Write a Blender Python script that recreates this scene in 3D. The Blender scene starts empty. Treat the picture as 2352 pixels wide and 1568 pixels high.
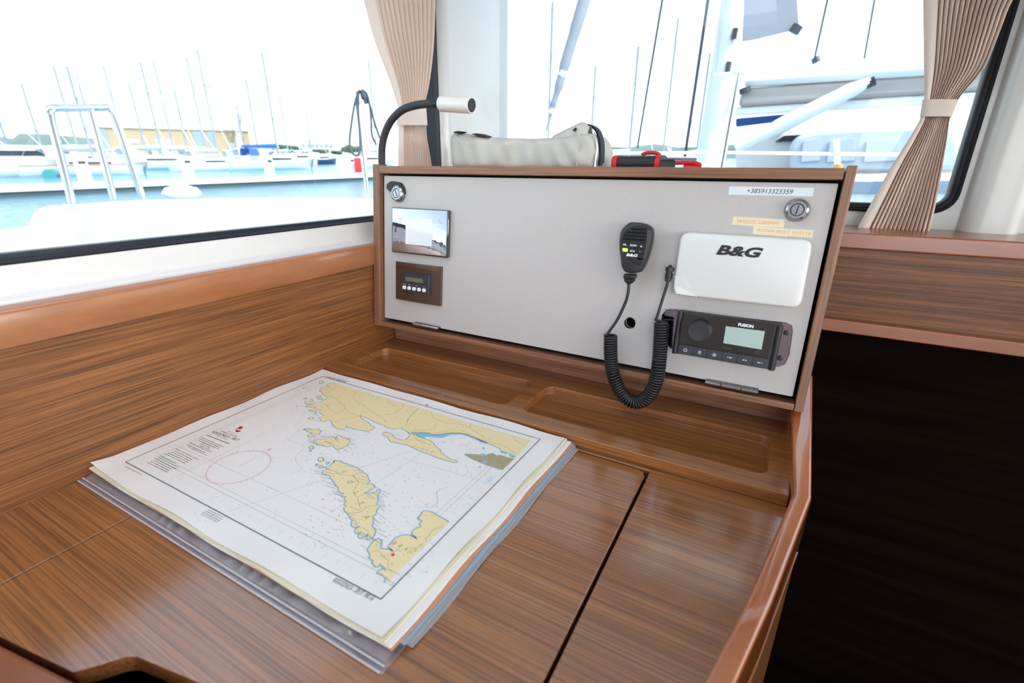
import bpy, bmesh, math, random
from mathutils import Vector as V, Matrix as M, geometry

random.seed(7)
SC = bpy.context.scene
COL = SC.collection
PI = math.pi

# ------------------------------------------------------------------ camera
H = 0.434                       # lens height above the chart table (metres)
FPX, CX, CY = 1104.0, 1176.0, 784.0
AX = V((0.87463528, 0.16949658, -0.45418502))   # room x, y, z seen from the camera (right, down, forward)
AY = V((0.48471869, -0.2906796, 0.82495646))
AZ = V((0.00780498, -0.94168799, -0.3363968))
CAM = V((0, 0, H))


def ray(px, py):
    r = V((px - CX, py - CY, FPX))
    return V((AX.dot(r), AY.dot(r), AZ.dot(r)))


def onz(px, py, z=0.0):
    r = ray(px, py)
    return CAM + r * ((z - H) / r.z)


def onx(px, py, x):
    r = ray(px, py)
    return CAM + r * (x / r.x)


def ony(px, py, y):
    r = ray(px, py)
    return CAM + r * (y / r.y)


cam_d = bpy.data.cameras.new('camera')
cam = bpy.data.objects.new('camera', cam_d)
COL.objects.link(cam)
right = V((AX.x, AY.x, AZ.x)); up = -V((AX.y, AY.y, AZ.y)); fwd = V((AX.z, AY.z, AZ.z))
mw = M.Identity(4)
for i in range(3):
    mw[i][0] = right[i]; mw[i][1] = up[i]; mw[i][2] = -fwd[i]; mw[i][3] = CAM[i]
cam.matrix_world = mw
cam_d.sensor_width = 36.0
cam_d.lens = FPX / 2352.0 * 36.0
cam_d.clip_start = 0.02
cam_d.clip_end = 3000
cam_d.dof.use_dof = True
cam_d.dof.focus_distance = 1.0
cam_d.dof.aperture_fstop = 4.5
SC.camera = cam

# ------------------------------------------------------------------ world, sun, exposure
world = bpy.data.worlds.new('sky')
SC.world = world
world.use_nodes = True
wn = world.node_tree.nodes
sky = wn.new('ShaderNodeTexSky')
sky.sky_type = 'NISHITA'
sky.sun_disc = False
sky.sun_elevation = math.radians(49)
sky.sun_rotation = math.radians(105)
sky.altitude = 0
sky.air_density = 1.0
sky.dust_density = 1.0
sky.ozone_density = 1.0
bg = wn['Background']
bg.inputs['Strength'].default_value = 0.42
hz = wn.new('ShaderNodeHueSaturation')          # thin summer haze: paler blue overall
hz.inputs['Saturation'].default_value = 0.38
world.node_tree.links.new(sky.outputs[0], hz.inputs['Color'])
world.node_tree.links.new(hz.outputs[0], bg.inputs['Color'])

sun_d = bpy.data.lights.new('sun', 'SUN')
sun_d.energy = 4.0
sun_d.angle = math.radians(0.6)
sun_d.color = (1.0, 0.95, 0.88)
sun = bpy.data.objects.new('sun', sun_d)
COL.objects.link(sun)
sun.rotation_euler = V((-0.80, 0.22, -0.95)).to_track_quat('-Z', 'Y').to_euler()
sun.location = (4, -6, 9)

SC.view_settings.view_transform = 'Standard'
SC.view_settings.look = 'None'
SC.view_settings.exposure = 1.90
SC.view_settings.gamma = 1.0
SC.view_settings.use_curve_mapping = False
SC.cycles.use_denoising = True
SC.cycles.max_bounces = 10
SC.cycles.diffuse_bounces = 6
SC.cycles.transparent_max_bounces = 16
SC.cycles.sample_clamp_indirect = 6.0
SC.cycles.caustics_reflective = False
SC.cycles.caustics_refractive = False

# ------------------------------------------------------------------ materials
MAT = {}


def mat(name, col, rough=0.5, metal=0.0, spec=0.5, coat=0.0, emit=None, es=1.0, bump=None, sheen=0.0, trans=0.0):
    m = bpy.data.materials.new(name)
    m.use_nodes = True
    nt = m.node_tree
    b = nt.nodes['Principled BSDF']
    b.inputs['Base Color'].default_value = (*col, 1)
    b.inputs['Roughness'].default_value = rough
    b.inputs['Metallic'].default_value = metal
    b.inputs['Specular IOR Level'].default_value = spec
    b.inputs['Coat Weight'].default_value = coat
    b.inputs['Coat Roughness'].default_value = 0.08
    b.inputs['Sheen Weight'].default_value = sheen
    if trans:
        b.inputs['Transmission Weight'].default_value = trans
    if emit:
        b.inputs['Emission Color'].default_value = (*emit, 1)
        b.inputs['Emission Strength'].default_value = es
    if bump:
        sc_, st = bump
        tc = nt.nodes.new('ShaderNodeTexCoord')
        n = nt.nodes.new('ShaderNodeTexNoise')
        n.inputs['Scale'].default_value = sc_
        n.inputs['Detail'].default_value = 4
        bp = nt.nodes.new('ShaderNodeBump')
        bp.inputs['Strength'].default_value = st
        bp.inputs['Distance'].default_value = 0.002
        nt.links.new(tc.outputs['Object'], n.inputs['Vector'])
        nt.links.new(n.outputs[0], bp.inputs['Height'])
        nt.links.new(bp.outputs[0], b.inputs['Normal'])
    MAT[name] = m
    return m


def speckle(name, c1, c2, scale, rough, spec=0.5, metal=0.0):
    """paint, cloth or stone with a fine two-tone speckle"""
    m = mat(name, c1, rough, metal, spec)
    nt = m.node_tree
    b = nt.nodes['Principled BSDF']
    tc = nt.nodes.new('ShaderNodeTexCoord')
    n = nt.nodes.new('ShaderNodeTexNoise')
    n.inputs['Scale'].default_value = scale
    n.inputs['Detail'].default_value = 3
    r = nt.nodes.new('ShaderNodeValToRGB')
    r.color_ramp.elements[0].position = 0.35
    r.color_ramp.elements[0].color = (*c1, 1)
    r.color_ramp.elements[1].position = 0.65
    r.color_ramp.elements[1].color = (*c2, 1)
    nt.links.new(tc.outputs['Object'], n.inputs['Vector'])
    nt.links.new(n.outputs[0], r.inputs[0])
    nt.links.new(r.outputs[0], b.inputs['Base Color'])
    return m


def wood(name, dark, mid, light, axis='x', cross=30.0, along=1.3, rough=0.3, coat=0.0, spec=0.5, fine=0.5, crough=0.12, cior=1.6):
    m = mat(name, mid, rough, 0, spec, coat)
    nt = m.node_tree
    b = nt.nodes['Principled BSDF']
    b.inputs['Coat Roughness'].default_value = crough
    b.inputs['Coat IOR'].default_value = cior
    tc = nt.nodes.new('ShaderNodeTexCoord')

    def noise(cr, al, detail, rg, dist):
        mp = nt.nodes.new('ShaderNodeMapping')
        s = [cr, cr, cr]
        s['xyz'.index(axis)] = al
        mp.inputs['Scale'].default_value = s
        n = nt.nodes.new('ShaderNodeTexNoise')
        n.inputs['Scale'].default_value = 1
        n.inputs['Detail'].default_value = detail
        n.inputs['Roughness'].default_value = rg
        n.inputs['Distortion'].default_value = dist
        nt.links.new(tc.outputs['Object'], mp.inputs['Vector'])
        nt.links.new(mp.outputs[0], n.inputs['Vector'])
        return n
    a = noise(cross, along, 5, 0.62, 0.12)
    c = noise(cross * 6.5, along * 5, 4, 0.66, 0.0)
    r = nt.nodes.new('ShaderNodeValToRGB')
    e = r.color_ramp.elements
    e[0].position = 0.30; e[0].color = (*dark, 1)
    e[1].position = 0.72; e[1].color = (*light, 1)
    k = e.new(0.5); k.color = (*mid, 1)
    r2 = nt.nodes.new('ShaderNodeValToRGB')
    e = r2.color_ramp.elements
    e[0].position = 0.36; e[0].color = (1 - fine, 1 - fine, 1 - fine, 1)
    e[1].position = 0.58; e[1].color = (1, 1, 1, 1)
    mx = nt.nodes.new('ShaderNodeMixRGB')
    mx.blend_type = 'MULTIPLY'
    mx.inputs[0].default_value = 1
    nt.links.new(a.outputs[0], r.inputs[0])
    nt.links.new(c.outputs[0], r2.inputs[0])
    nt.links.new(r.outputs[0], mx.inputs[1])
    nt.links.new(r2.outputs[0], mx.inputs[2])
    nt.links.new(mx.outputs[0], b.inputs['Base Color'])
    bp = nt.nodes.new('ShaderNodeBump')
    bp.inputs['Strength'].default_value = 0.06
    bp.inputs['Distance'].default_value = 0.001
    nt.links.new(c.outputs[0], bp.inputs['Height'])
    nt.links.new(bp.outputs[0], b.inputs['Normal'])
    return m


def glass(name, tint=(1, 1, 1), base=0.04, gain=0.7, rough=0.0, haze=0.0, hazecol=(1, 1, 1)):
    """clear sheet: light passes straight through, the surface mirrors more at grazing angles"""
    m = bpy.data.materials.new(name)
    m.use_nodes = True
    nt = m.node_tree
    nt.nodes.remove(nt.nodes['Principled BSDF'])
    out = nt.nodes['Material Output']
    t = nt.nodes.new('ShaderNodeBsdfTransparent'); t.inputs[0].default_value = (*tint, 1)
    g = nt.nodes.new('ShaderNodeBsdfGlossy'); g.inputs['Roughness'].default_value = rough
    lw = nt.nodes.new('ShaderNodeLayerWeight'); lw.inputs['Blend'].default_value = 0.5
    p = nt.nodes.new('ShaderNodeMath'); p.operation = 'POWER'; p.inputs[1].default_value = 4
    q = nt.nodes.new('ShaderNodeMath'); q.operation = 'MULTIPLY_ADD'
    q.inputs[1].default_value = gain; q.inputs[2].default_value = base
    mx = nt.nodes.new('ShaderNodeMixShader')
    nt.links.new(lw.outputs['Facing'], p.inputs[0])
    nt.links.new(p.outputs[0], q.inputs[0])
    nt.links.new(q.outputs[0], mx.inputs[0])
    src = t.outputs[0]
    if haze:
        d = nt.nodes.new('ShaderNodeBsdfDiffuse'); d.inputs[0].default_value = (*hazecol, 1)
        m2 = nt.nodes.new('ShaderNodeMixShader'); m2.inputs[0].default_value = haze
        nt.links.new(t.outputs[0], m2.inputs[1]); nt.links.new(d.outputs[0], m2.inputs[2])
        src = m2.outputs[0]
    nt.links.new(src, mx.inputs[1])
    nt.links.new(g.outputs[0], mx.inputs[2])
    nt.links.new(mx.outputs[0], out.inputs[0])
    MAT[name] = m
    return m


wood('desk_wood', (.280, .098, .024), (.370, .140, .037), (.450, .188, .058), 'x', 70, 0.9, 0.38, 1.0, 0.4, 0.62, 0.16, 2.1)
wood('wall_wood', (.200, .068, .018), (.290, .106, .029), (.370, .148, .046), 'y', 74, 0.9, 0.46, 0.2, 0.35, 0.74, 0.3)
wood('box_wood', (.200, .084, .042), (.300, .136, .072), (.380, .190, .110), 'x', 62, 1.0, 0.42, 0.2, 0.4, 0.5, 0.3)
wood('box_wood_up', (.200, .084, .042), (.300, .136, .072), (.380, .190, .110), 'y', 62, 1.0, 0.42, 0.2, 0.4, 0.5, 0.3)
wood('tray_wood', (.245, .086, .023), (.340, .128, .036), (.430, .178, .056), 'x', 70, 0.9, 0.36, 0.8, 0.4, 0.60, 0.16, 1.6)
wood('rail_wood', (.270, .092, .030), (.350, .126, .044), (.410, .156, .058), 'y', 10, 2.5, 0.36, 0.5, 0.5, 0.10, 0.16)
wood('rail_wood_x', (.220, .066, .024), (.310, .100, .038), (.370, .128, .050), 'x', 10, 2.5, 0.36, 0.4, 0.5, 0.10, 0.18)
wood('fiddle_wood', (.360, .096, .024), (.450, .132, .034), (.520, .165, .046), 'y', 8, 2.0, 0.22, 1.0, 0.6, 0.06, 0.05, 1.9)
wood('cabinet_wood', (.120, .042, .014), (.220, .086, .030), (.300, .126, .048), 'x', 62, 1.0, 0.46, 0.1, 0.35, 0.66, 0.3)
wood('shaded_wood', (.0030, .0014, .0008), (.0055, .0026, .0016), (.0090, .0042, .0026), 'x', 30, 1.2, 0.8, 0, 0.03, 0.3)  # near-black: the deep shade of the stairwell put into the wood colour
wood('floor_wood', (.20, .10, .05), (.30, .16, .08), (.38, .22, .12), 'y', 20, 1.0, 0.4, 0.2, 0.5, 0.2)
mat('gelcoat', (.64, .63, .61), 0.32, 0, 0.5, 0.2)
mat('gelcoat_satin', (.80, .79, .77), 0.5, 0, 0.4, 0.0)
mat('headliner', (.80, .79, .76), 0.75)
mat('rubber', (.010, .010, .016), 0.45, 0, 0.4)
mat('gap_black', (.006, .006, .007), 0.9, 0, 0.1)
speckle('panel_grey', (.490, .458, .445), (.535, .503, .488), 900, 0.45, 0.45, 0.10)
mat('black_plastic', (.012, .012, .014), 0.42, 0, 0.45, bump=(1400, .12))
mat('dark_plastic', (.030, .028, .030), 0.48, 0, 0.45, bump=(1400, .2))
mat('slate_plastic', (.030, .032, .040), 0.40, 0, 0.5, bump=(1400, .12))
mat('black_gloss', (.006, .006, .008), 0.04, 0, 0.6, 1.0)
mat('mirror_film', (.42, .45, .52), 0.035, 1.0, 0.5, bump=(22, .35))
mat('brown_gloss', (.045, .020, .012), 0.05, 0, 0.7, 1.0)
mat('chrome', (.62, .62, .64), 0.12, 1.0)
mat('lock_metal', (.36, .36, .38), 0.24, 1.0)
mat('steel', (.70, .71, .73), 0.22, 1.0)
mat('purple_chrome', (.30, .25, .31), 0.08, 1.0)
mat('white_plastic', (.74, .74, .72), 0.40, 0, 0.5, bump=(900, .05))
mat('lens_red', (.05, .008, .010), 0.10, 0, 0.6)
mat('lamp_cream', (.80, .75, .69), 0.22, 0, 0.5, 0.6)
mat('lcd_pale', (.75, .78, .80), 0.12, 0, 0.5, 0.6)
mat('lcd_green', (.42, .55, .50), 0.10, 0, 0.5, 0.6)
mat('lcd_olive', (.13, .14, .085), 0.15, 0, 0.5, 0.5)
mat('ink_white', (.85, .85, .85), 0.5)
mat('ink_black', (.012, .014, .020), 0.5)
mat('ink_grey', (.16, .16, .17), 0.6)
mat('ink_light', (.42, .43, .45), 0.6)
mat('ink_teal', (.020, .085, .105), 0.6)
mat('ink_brown', (.33, .27, .15), 0.6)
mat('ink_pink', (.74, .44, .50), 0.6)
mat('ink_magenta', (.55, .05, .16), 0.6)
mat('ink_red', (.55, .008, .012), 0.55)
mat('ink_orange', (.90, .40, .14), 0.6)
mat('chart_land', (.86, .72, .40), 0.6)
mat('chart_town', (.42, .37, .22), 0.6)
mat('chart_blue', (.24, .52, .74), 0.6)
mat('chart_pale', (.56, .74, .86), 0.6)
mat('paper', (.84, .82, .78), 0.55, 0, 0.35)
mat('paper_cream', (.76, .68, .50), 0.6)
mat('paper_white', (.80, .79, .76), 0.6)
mat('paper_orange', (.60, .26, .14), 0.6)
mat('paper_blue', (.28, .40, .50), 0.6)
mat('paper_grey', (.36, .35, .36), 0.6)
mat('sticker_white', (.74, .78, .82), 0.35, 0, 0.5)
mat('sticker_yellow', (.78, .68, .48), 0.45)
mat('key_green', (.42, .85, .10), 0.4, emit=(.42, .85, .10), es=0.25)
mat('blue_tape', (.010, .22, .42), 0.5)
mat('curtain_cloth', (.66, .51, .42), 0.85, 0, 0.2, sheen=0.2, bump=(700, .12))
mat('curtain_hem', (.74, .63, .56), 0.8, 0, 0.2, sheen=0.2, bump=(700, .08))
mat('canvas', (.58, .56, .50), 0.85, 0, 0.2, bump=(900, .35))
mat('canvas_shade', (.040, .024, .020), 0.8)
mat('webbing', (.008, .010, .018), 0.7, bump=(900, .3))
mat('nylon_black', (.012, .013, .017), 0.55, bump=(600, .25))
mat('red_tape', (.62, .010, .014), 0.6)
glass('window_glass', (.520, .550, .555), 0.02, 0.45)
glass('clear_vinyl', (.955, .95, .96), 0.07, 0.9, 0.04, 0.17, (.80, .80, .86))
mat('vinyl_weld', (.52, .50, .54), 0.25, 0, 0.6)
# outdoors
mat('hull_white', (.80, .80, .80), 0.30, 0, 0.5)
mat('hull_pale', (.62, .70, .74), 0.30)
mat('reflection_teal', (.03, .22, .24), 0.35)
mat('hull_navy', (.03, .05, .12), 0.3)
mat('teak_rail', (.45, .16, .07), 0.5)
mat('boat_glass', (.03, .035, .045), 0.12)
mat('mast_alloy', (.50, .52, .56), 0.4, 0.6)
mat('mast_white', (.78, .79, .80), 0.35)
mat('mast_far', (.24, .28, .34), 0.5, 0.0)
mat('rigging', (.05, .06, .085), 0.5)
mat('sail_grey', (.34, .34, .39), 0.8)
mat('cover_beige', (.40, .36, .35), 0.85)
mat('cover_blue', (.020, .10, .36), 0.7)
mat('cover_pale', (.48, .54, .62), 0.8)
mat('concrete', (.60, .60, .57), 0.8)
mat('wet_dark', (.05, .075, .09), 0.5)
mat('ochre', (.36, .27, .16), 0.8)
mat('ochre_roof', (.56, .50, .42), 0.8)
mat('door_blue', (.20, .27, .38), 0.7)
mat('facade', (.50, .53, .60), 0.8)
mat('crane_paint', (.44, .40, .40), 0.6)
speckle('leaf', (.035, .075, .040), (.075, .13, .06), 1.2, 0.9, 0.2)
speckle('hill_green', (.10, .15, .14), (.17, .22, .20), 0.03, 0.95, 0.1)
mat('bollard_orange', (.70, .30, .06), 0.5)


def water_mat():
    m = mat('water', (.085, .235, .320), 0.12, 0, 0.5)
    nt = m.node_tree
    b = nt.nodes['Principled BSDF']
    tc = nt.nodes.new('ShaderNodeTexCoord')
    n = nt.nodes.new('ShaderNodeTexNoise')
    n.inputs['Scale'].default_value = 1.6
    n.inputs['Detail'].default_value = 5
    bp = nt.nodes.new('ShaderNodeBump')
    bp.inputs['Strength'].default_value = 0.9
    bp.inputs['Distance'].default_value = 0.25
    nt.links.new(tc.outputs['Object'], n.inputs['Vector'])
    nt.links.new(n.outputs[0], bp.inputs['Height'])
    nt.links.new(bp.outputs[0], b.inputs['Normal'])


water_mat()

# ------------------------------------------------------------------ mesh helpers
FRAME = {}


def offset_poly(pts, d):
    """move a closed 2-D outline inwards (d > 0) along its corner normals"""
    n = len(pts)
    area = sum(pts[i][0] * pts[(i + 1) % n][1] - pts[(i + 1) % n][0] * pts[i][1] for i in range(n))
    s = 1 if area > 0 else -1
    res = []
    for i in range(n):
        a, b, c = V(pts[i - 1]), V(pts[i]), V(pts[(i + 1) % n])
        e1, e2 = (b - a), (c - b)
        if e1.length < 1e-9 or e2.length < 1e-9:
            res.append((b.x, b.y)); continue
        e1.normalize(); e2.normalize()
        n1 = V((-e1.y, e1.x)) * s; n2 = V((-e2.y, e2.x)) * s
        m = n1 + n2
        if m.length < 1e-6:
            m = n1
        m.normalize()
        k = d / max(0.45, m.dot(n1))
        res.append((b.x + m.x * k, b.y + m.y * k))
    return res


def round_rect(x0, x1, y0, y1, r, n=5):
    pts = []
    for cx, cy, a0 in ((x1 - r, y0 + r, -90), (x1 - r, y1 - r, 0), (x0 + r, y1 - r, 90), (x0 + r, y0 + r, 180)):
        for k in range(n + 1):
            a = math.radians(a0 + 90 * k / n)
            pts.append((cx + r * math.cos(a), cy + r * math.sin(a)))
    return pts


def round_poly(pts, r, n=4):
    """round the corners of a closed 2-D outline"""
    res = []
    k = len(pts)
    for i in range(k):
        a, b, c = V(pts[i - 1]), V(pts[i]), V(pts[(i + 1) % k])
        rr = min(r, (a - b).length * 0.45, (c - b).length * 0.45)
        p = b + (a - b).normalized() * rr
        q = b + (c - b).normalized() * rr
        for j in range(n + 1):
            t = j / n
            w = p * (1 - t) ** 2 + b * 2 * t * (1 - t) + q * t * t
            res.append((w.x, w.y))
    return res


def circle(cx, cy, r, n=24, ry=None):
    ry = r if ry is None else ry
    return [(cx + r * math.cos(2 * PI * k / n), cy + ry * math.sin(2 * PI * k / n)) for k in range(n)]


def smooth_path(pts, sub=6):
    """Catmull-Rom through 3-D points"""
    P = [V(p) for p in pts]
    P = [P[0] * 2 - P[1]] + P + [P[-1] * 2 - P[-2]]
    res = []
    for i in range(1, len(P) - 2):
        a, b, c, d = P[i - 1], P[i], P[i + 1], P[i + 2]
        for k in range(sub):
            t = k / sub
            res.append(0.5 * ((2 * b) + (c - a) * t + (2 * a - 5 * b + 4 * c - d) * t * t + (3 * b - a - 3 * c + d) * t ** 3))
    res.append(P[-2])
    return res


class MB:
    def __init__(self):
        self.v = []
        self.f = []

    def add(self, verts, faces):
        o = len(self.v)
        self.v += [V(p) for p in verts]
        self.f += [tuple(i + o for i in f) for f in faces]
        return self

    def box(self, x0, x1, y0, y1, z0, z1):
        vs = [(x, y, z) for z in (z0, z1) for y in (y0, y1) for x in (x0, x1)]
        return self.add(vs, [(0, 2, 3, 1), (4, 5, 7, 6), (0, 1, 5, 4), (2, 6, 7, 3), (0, 4, 6, 2), (1, 3, 7, 5)])

    def rings(self, rings, closed=True, cap=True):
        n = len(rings[0])
        vs = [p for r in rings for p in r]
        fs = []
        for i in range(len(rings) - 1):
            for k in range(n if closed else n - 1):
                a = i * n + k; b = i * n + (k + 1) % n
                fs.append((a, b, b + n, a + n))
        if cap:
            fs.append(tuple(range(n - 1, -1, -1)))
            fs.append(tuple(range((len(rings) - 1) * n, len(rings) * n)))
        return self.add(vs, fs)

    def prism(self, poly, z0, z1, fn=None):
        """closed outline extruded from z0 to z1; fn maps (x, y, z)"""
        fn = fn or (lambda x, y, z: (x, y, z))
        return self.rings([[fn(x, y, z0) for x, y in poly], [fn(x, y, z1) for x, y in poly]])

    def pillow(self, poly, layers):
        """outline stacked in layers (z, inset) - rounded plates and bodies"""
        rs = []
        for z, ins in layers:
            q = offset_poly(poly, ins) if ins else poly
            rs.append([(x, y, z) for x, y in q])
        return self.rings(rs)

    def tube(self, path, r, n=10, cap=True):
        P = [V(p) for p in path]
        R_ = r if isinstance(r, (list, tuple)) else [r] * len(P)
        t0 = (P[1] - P[0]).normalized()
        u = t0.cross(V((0.31, 0.22, 0.93)))
        if u.length < 0.05:
            u = t0.cross(V((1, 0, 0)))
        u.normalize()
        rings = []
        for i, p in enumerate(P):
            t = (P[min(i + 1, len(P) - 1)] - P[max(i - 1, 0)])
            if t.length < 1e-9:
                t = t0.copy()
            t.normalize()
            u = (u - t * u.dot(t))
            u.normalize()
            w = t.cross(u)
            rings.append([p + (u * math.cos(2 * PI * k / n) + w * math.sin(2 * PI * k / n)) * R_[i] for k in range(n)])
        return self.rings(rings, True, cap)

    def lathe(self, prof, n=28, mtx=None):
        """prof: (radius, height) pairs about local z"""
        mtx = mtx or M.Identity(4)
        rings = [[mtx @ V((max(r, 1e-5) * math.cos(2 * PI * k / n), max(r, 1e-5) * math.sin(2 * PI * k / n), z)) for k in range(n)] for r, z in prof]
        return self.rings(rings)

    def ribbon(self, pts, w, fn):
        """flat line of width w along a 2-D polyline, mapped to 3-D by fn(x, y)"""
        k = len(pts)
        L, R_ = [], []
        for i in range(k):
            a = V(pts[max(i - 1, 0)]); b = V(pts[min(i + 1, k - 1)])
            d = b - a
            if d.length < 1e-9:
                d = V((1, 0))
            d.normalize()
            p = V(pts[i]); nrm = V((-d.y, d.x)) * w / 2
            L.append(fn(*(p + nrm))); R_.append(fn(*(p - nrm)))
        o = L + R_
        return self.add(o, [(i, i + 1, k + i + 1, k + i) for i in range(k - 1)])

    def holes(self, outer, holes, z0, z1, depth=None, fn=None):
        """plate with holes; depth[i] = None for a through hole, else the z of its floor"""
        fn = fn or (lambda x, y, z: (x, y, z))
        depth = depth or [None] * len(holes)
        loops = [outer] + holes
        tri = geometry.tessellate_polygon([[V((x, y, 0)) for x, y in l] for l in loops])
        flat = [p for l in loops for p in l]
        self.add([fn(x, y, z1) for x, y in flat], [tuple(t) for t in tri])
        self.rings([[fn(x, y, z1) for x, y in outer], [fn(x, y, z0) for x, y in outer]], True, False)
        thru = [h for h, d in zip(holes, depth) if d is None]
        l2 = [outer] + thru
        tri = geometry.tessellate_polygon([[V((x, y, 0)) for x, y in l] for l in l2])
        self.add([fn(x, y, z0) for l in l2 for x, y in l], [tuple(t) for t in tri])
        for h, d in zip(holes, depth):
            zz = z0 if d is None else d
            self.rings([[fn(x, y, z1) for x, y in h], [fn(x, y, zz) for x, y in h]], True, False)
            if d is not None:
                self.add([fn(x, y, zz) for x, y in h], [tuple(range(len(h)))])
        return self


def mesh_obj(name, mb, m, parent=None, local=False, smooth=35.0, bevel=0.0, seg=2, bang=40.0, mtx=None):
    fr = FRAME.get(parent.name, M.Identity(4)) if parent else (mtx or M.Identity(4))
    bm = bmesh.new()
    inv = fr.inverted()
    vs = [bm.verts.new(p if local else inv @ p) for p in mb.v]
    for f in mb.f:
        try:
            bm.faces.new([vs[i] for i in f])
        except ValueError:
            pass
    bmesh.ops.remove_doubles(bm, verts=bm.verts, dist=1e-6)
    bmesh.ops.recalc_face_normals(bm, faces=bm.faces)
    if bevel > 0:
        es = [e for e in bm.edges if len(e.link_faces) == 2 and e.calc_face_angle(0) > math.radians(bang)]
        bmesh.ops.bevel(bm, geom=es, offset=bevel, segments=seg, affect='EDGES', profile=0.5, clamp_overlap=True)
    if smooth:
        a = math.radians(max(smooth, 60) if bevel > 0 else smooth)
        for e in bm.edges:
            if len(e.link_faces) == 2:
                e.smooth = e.calc_face_angle(0) < a
        for f in bm.faces:
            f.smooth = True
    me = bpy.data.meshes.new(name)
    bm.to_mesh(me)
    bm.free()
    o = bpy.data.objects.new(name, me)
    COL.objects.link(o)
    if bevel > 0:
        wm = o.modifiers.new('face_normals', 'WEIGHTED_NORMAL')
        wm.keep_sharp = True
        wm.weight = 80
    if isinstance(m, str):
        m = MAT[m]
    me.materials.append(m)
    if parent:
        o.parent = parent
        FRAME[o.name] = fr
    else:
        o.matrix_world = fr
        FRAME[o.name] = fr
    return o


def tag(o, label, cat, group=None, kind=None):
    o['label'] = label
    o['category'] = cat
    if group:
        o['group'] = group
    if kind:
        o['kind'] = kind
    return o


def thing(name, label, cat, mtx=None, group=None, kind=None):
    o = bpy.data.objects.new(name, None)
    COL.objects.link(o)
    o.empty_display_size = 0.05
    if mtx is None:
        mtx = M.Identity(4)
    elif isinstance(mtx, (tuple, V)):
        mtx = M.Translation(mtx)
    o.matrix_world = mtx
    FRAME[o.name] = mtx.copy()
    return tag(o, label, cat, group, kind)


def copy_tree(o, mtx=None, label=None, parent=None):
    c = o.copy()
    COL.objects.link(c)
    c.parent = parent
    if mtx is not None:
        c.matrix_world = mtx
        FRAME[c.name] = mtx.copy()
    if label:
        c['label'] = label
    for ch in list(o.children):
        copy_tree(ch, None, None, c)
    return c


TXT = {}


def text_shape(s, size=1.0, spacing=1.0, shear=0.0, bold=0.0):
    """outline faces of a word, centred on its own middle: (verts2d, faces, width, height)"""
    key = (s, spacing, shear, bold)
    if key not in TXT:
        cu = bpy.data.curves.new('t', 'FONT')
        cu.body = s
        cu.size = 1.0
        cu.space_character = spacing
        cu.shear = shear
        cu.offset = bold
        cu.resolution_u = 3
        ob = bpy.data.objects.new('t', cu)
        me = bpy.data.meshes.new_from_object(ob)
        vs = [(v.co.x, v.co.y) for v in me.vertices]
        fs = [tuple(p.vertices) for p in me.polygons]
        bpy.data.objects.remove(ob); bpy.data.curves.remove(cu); bpy.data.meshes.remove(me)
        x0 = min(v[0] for v in vs); x1 = max(v[0] for v in vs)
        y0 = min(v[1] for v in vs); y1 = max(v[1] for v in vs)
        vs = [(x - (x0 + x1) / 2, y - (y0 + y1) / 2) for x, y in vs]
        TXT[key] = (vs, fs, x1 - x0, y1 - y0)
    vs, fs, w, h = TXT[key]
    return [(x * size, y * size) for x, y in vs], fs, w * size, h * size


def add_text(mb, s, cx, cy, width=None, height=None, fn=None, rot=0.0, spacing=1.0, shear=0.0, bold=0.0, squash=None):
    vs, fs, w, h = text_shape(s, 1.0, spacing, shear, bold)
    if width and height:
        sx, sy = width / w, height / h
    elif width:
        sx = sy = width / w
    else:
        sx = sy = height / h
    c, sn = math.cos(rot), math.sin(rot)
    fn = fn or (lambda x, y: (x, y, 0))
    pts = []
    for x, y in vs:
        x *= sx; y *= sy
        pts.append(fn(cx + x * c - y * sn, cy + x * sn + y * c))
    mb.add(pts, fs)
    return mb


def lerp(a, b, t):
    return a + (b - a) * t


def table(rows, t):
    """linear look-up in rows of (key, v1, v2 ...)"""
    for i in range(len(rows) - 1):
        if t <= rows[i + 1][0] or i == len(rows) - 2:
            a, b = rows[i], rows[i + 1]
            k = (t - a[0]) / (b[0] - a[0])
            return [lerp(p, q, k) for p, q in zip(a[1:], b[1:])]

# ================================================================== THE CABIN
XW = -0.841                      # inner wood face of the hull side
YF = 1.50                        # front window plane
CEIL = 1.22
FLOOR = -0.75


def struct(name, mb, m, label, cat, **k):
    return tag(mesh_obj(name, mb, m, **k), label, cat, None, 'structure')


# --- hull side: wood lining, wood rail, white coaming, rubber gasket, window
def along_wall(prof, y0=-2.9, y1=1.5, ya=0.2, yb=0.87):
    """prof rows (x, z at ya, z at yb) drawn along the hull side"""
    rings = []
    for y in (y0, y1):
        t = (y - ya) / (yb - ya)
        t = max(-0.6, min(1.5, t))
        rings.append([(x, y, lerp(a, b, t)) for x, a, b in prof])
    return MB().rings(rings)


wl = thing('wall_left', 'white moulded hull side with wood lining under the long side window', 'wall', (XW, 0.4, FLOOR), kind='structure')
mb = along_wall([(-.872, .250, .250), (-.872, .2615, .2605), (-.8745, .2665, .2645), (-.880, .270, .2675), (-.888, .2725, .2695), (-.8945, .2755, .2715),
                 (-.898, .2820, .2780), (-.9045, .3065, .3090), (-.9400, .3065, .3090), (-.9400, .1, .1), (-.9, .1, .1)])
mesh_obj('coaming', mb, 'gelcoat', wl, smooth=50)
mb = MB()
for y0, y1, z0, z1 in ((-2.95, 1.55, .985, CEIL), (-2.95, -1.35, .30, 1.0)):
    mb.box(-.95, -.885, y0, y1, z0, z1)
mb.rings([[(x, y, z) for x, y in ((-.915, 1.192), (-.884, 1.205), (-.876, 1.226), (-.876, 1.44), (-.884, 1.462), (-.884, 1.56), (-.97, 1.56), (-.97, 1.192))] for z in (.262, CEIL)])
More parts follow.
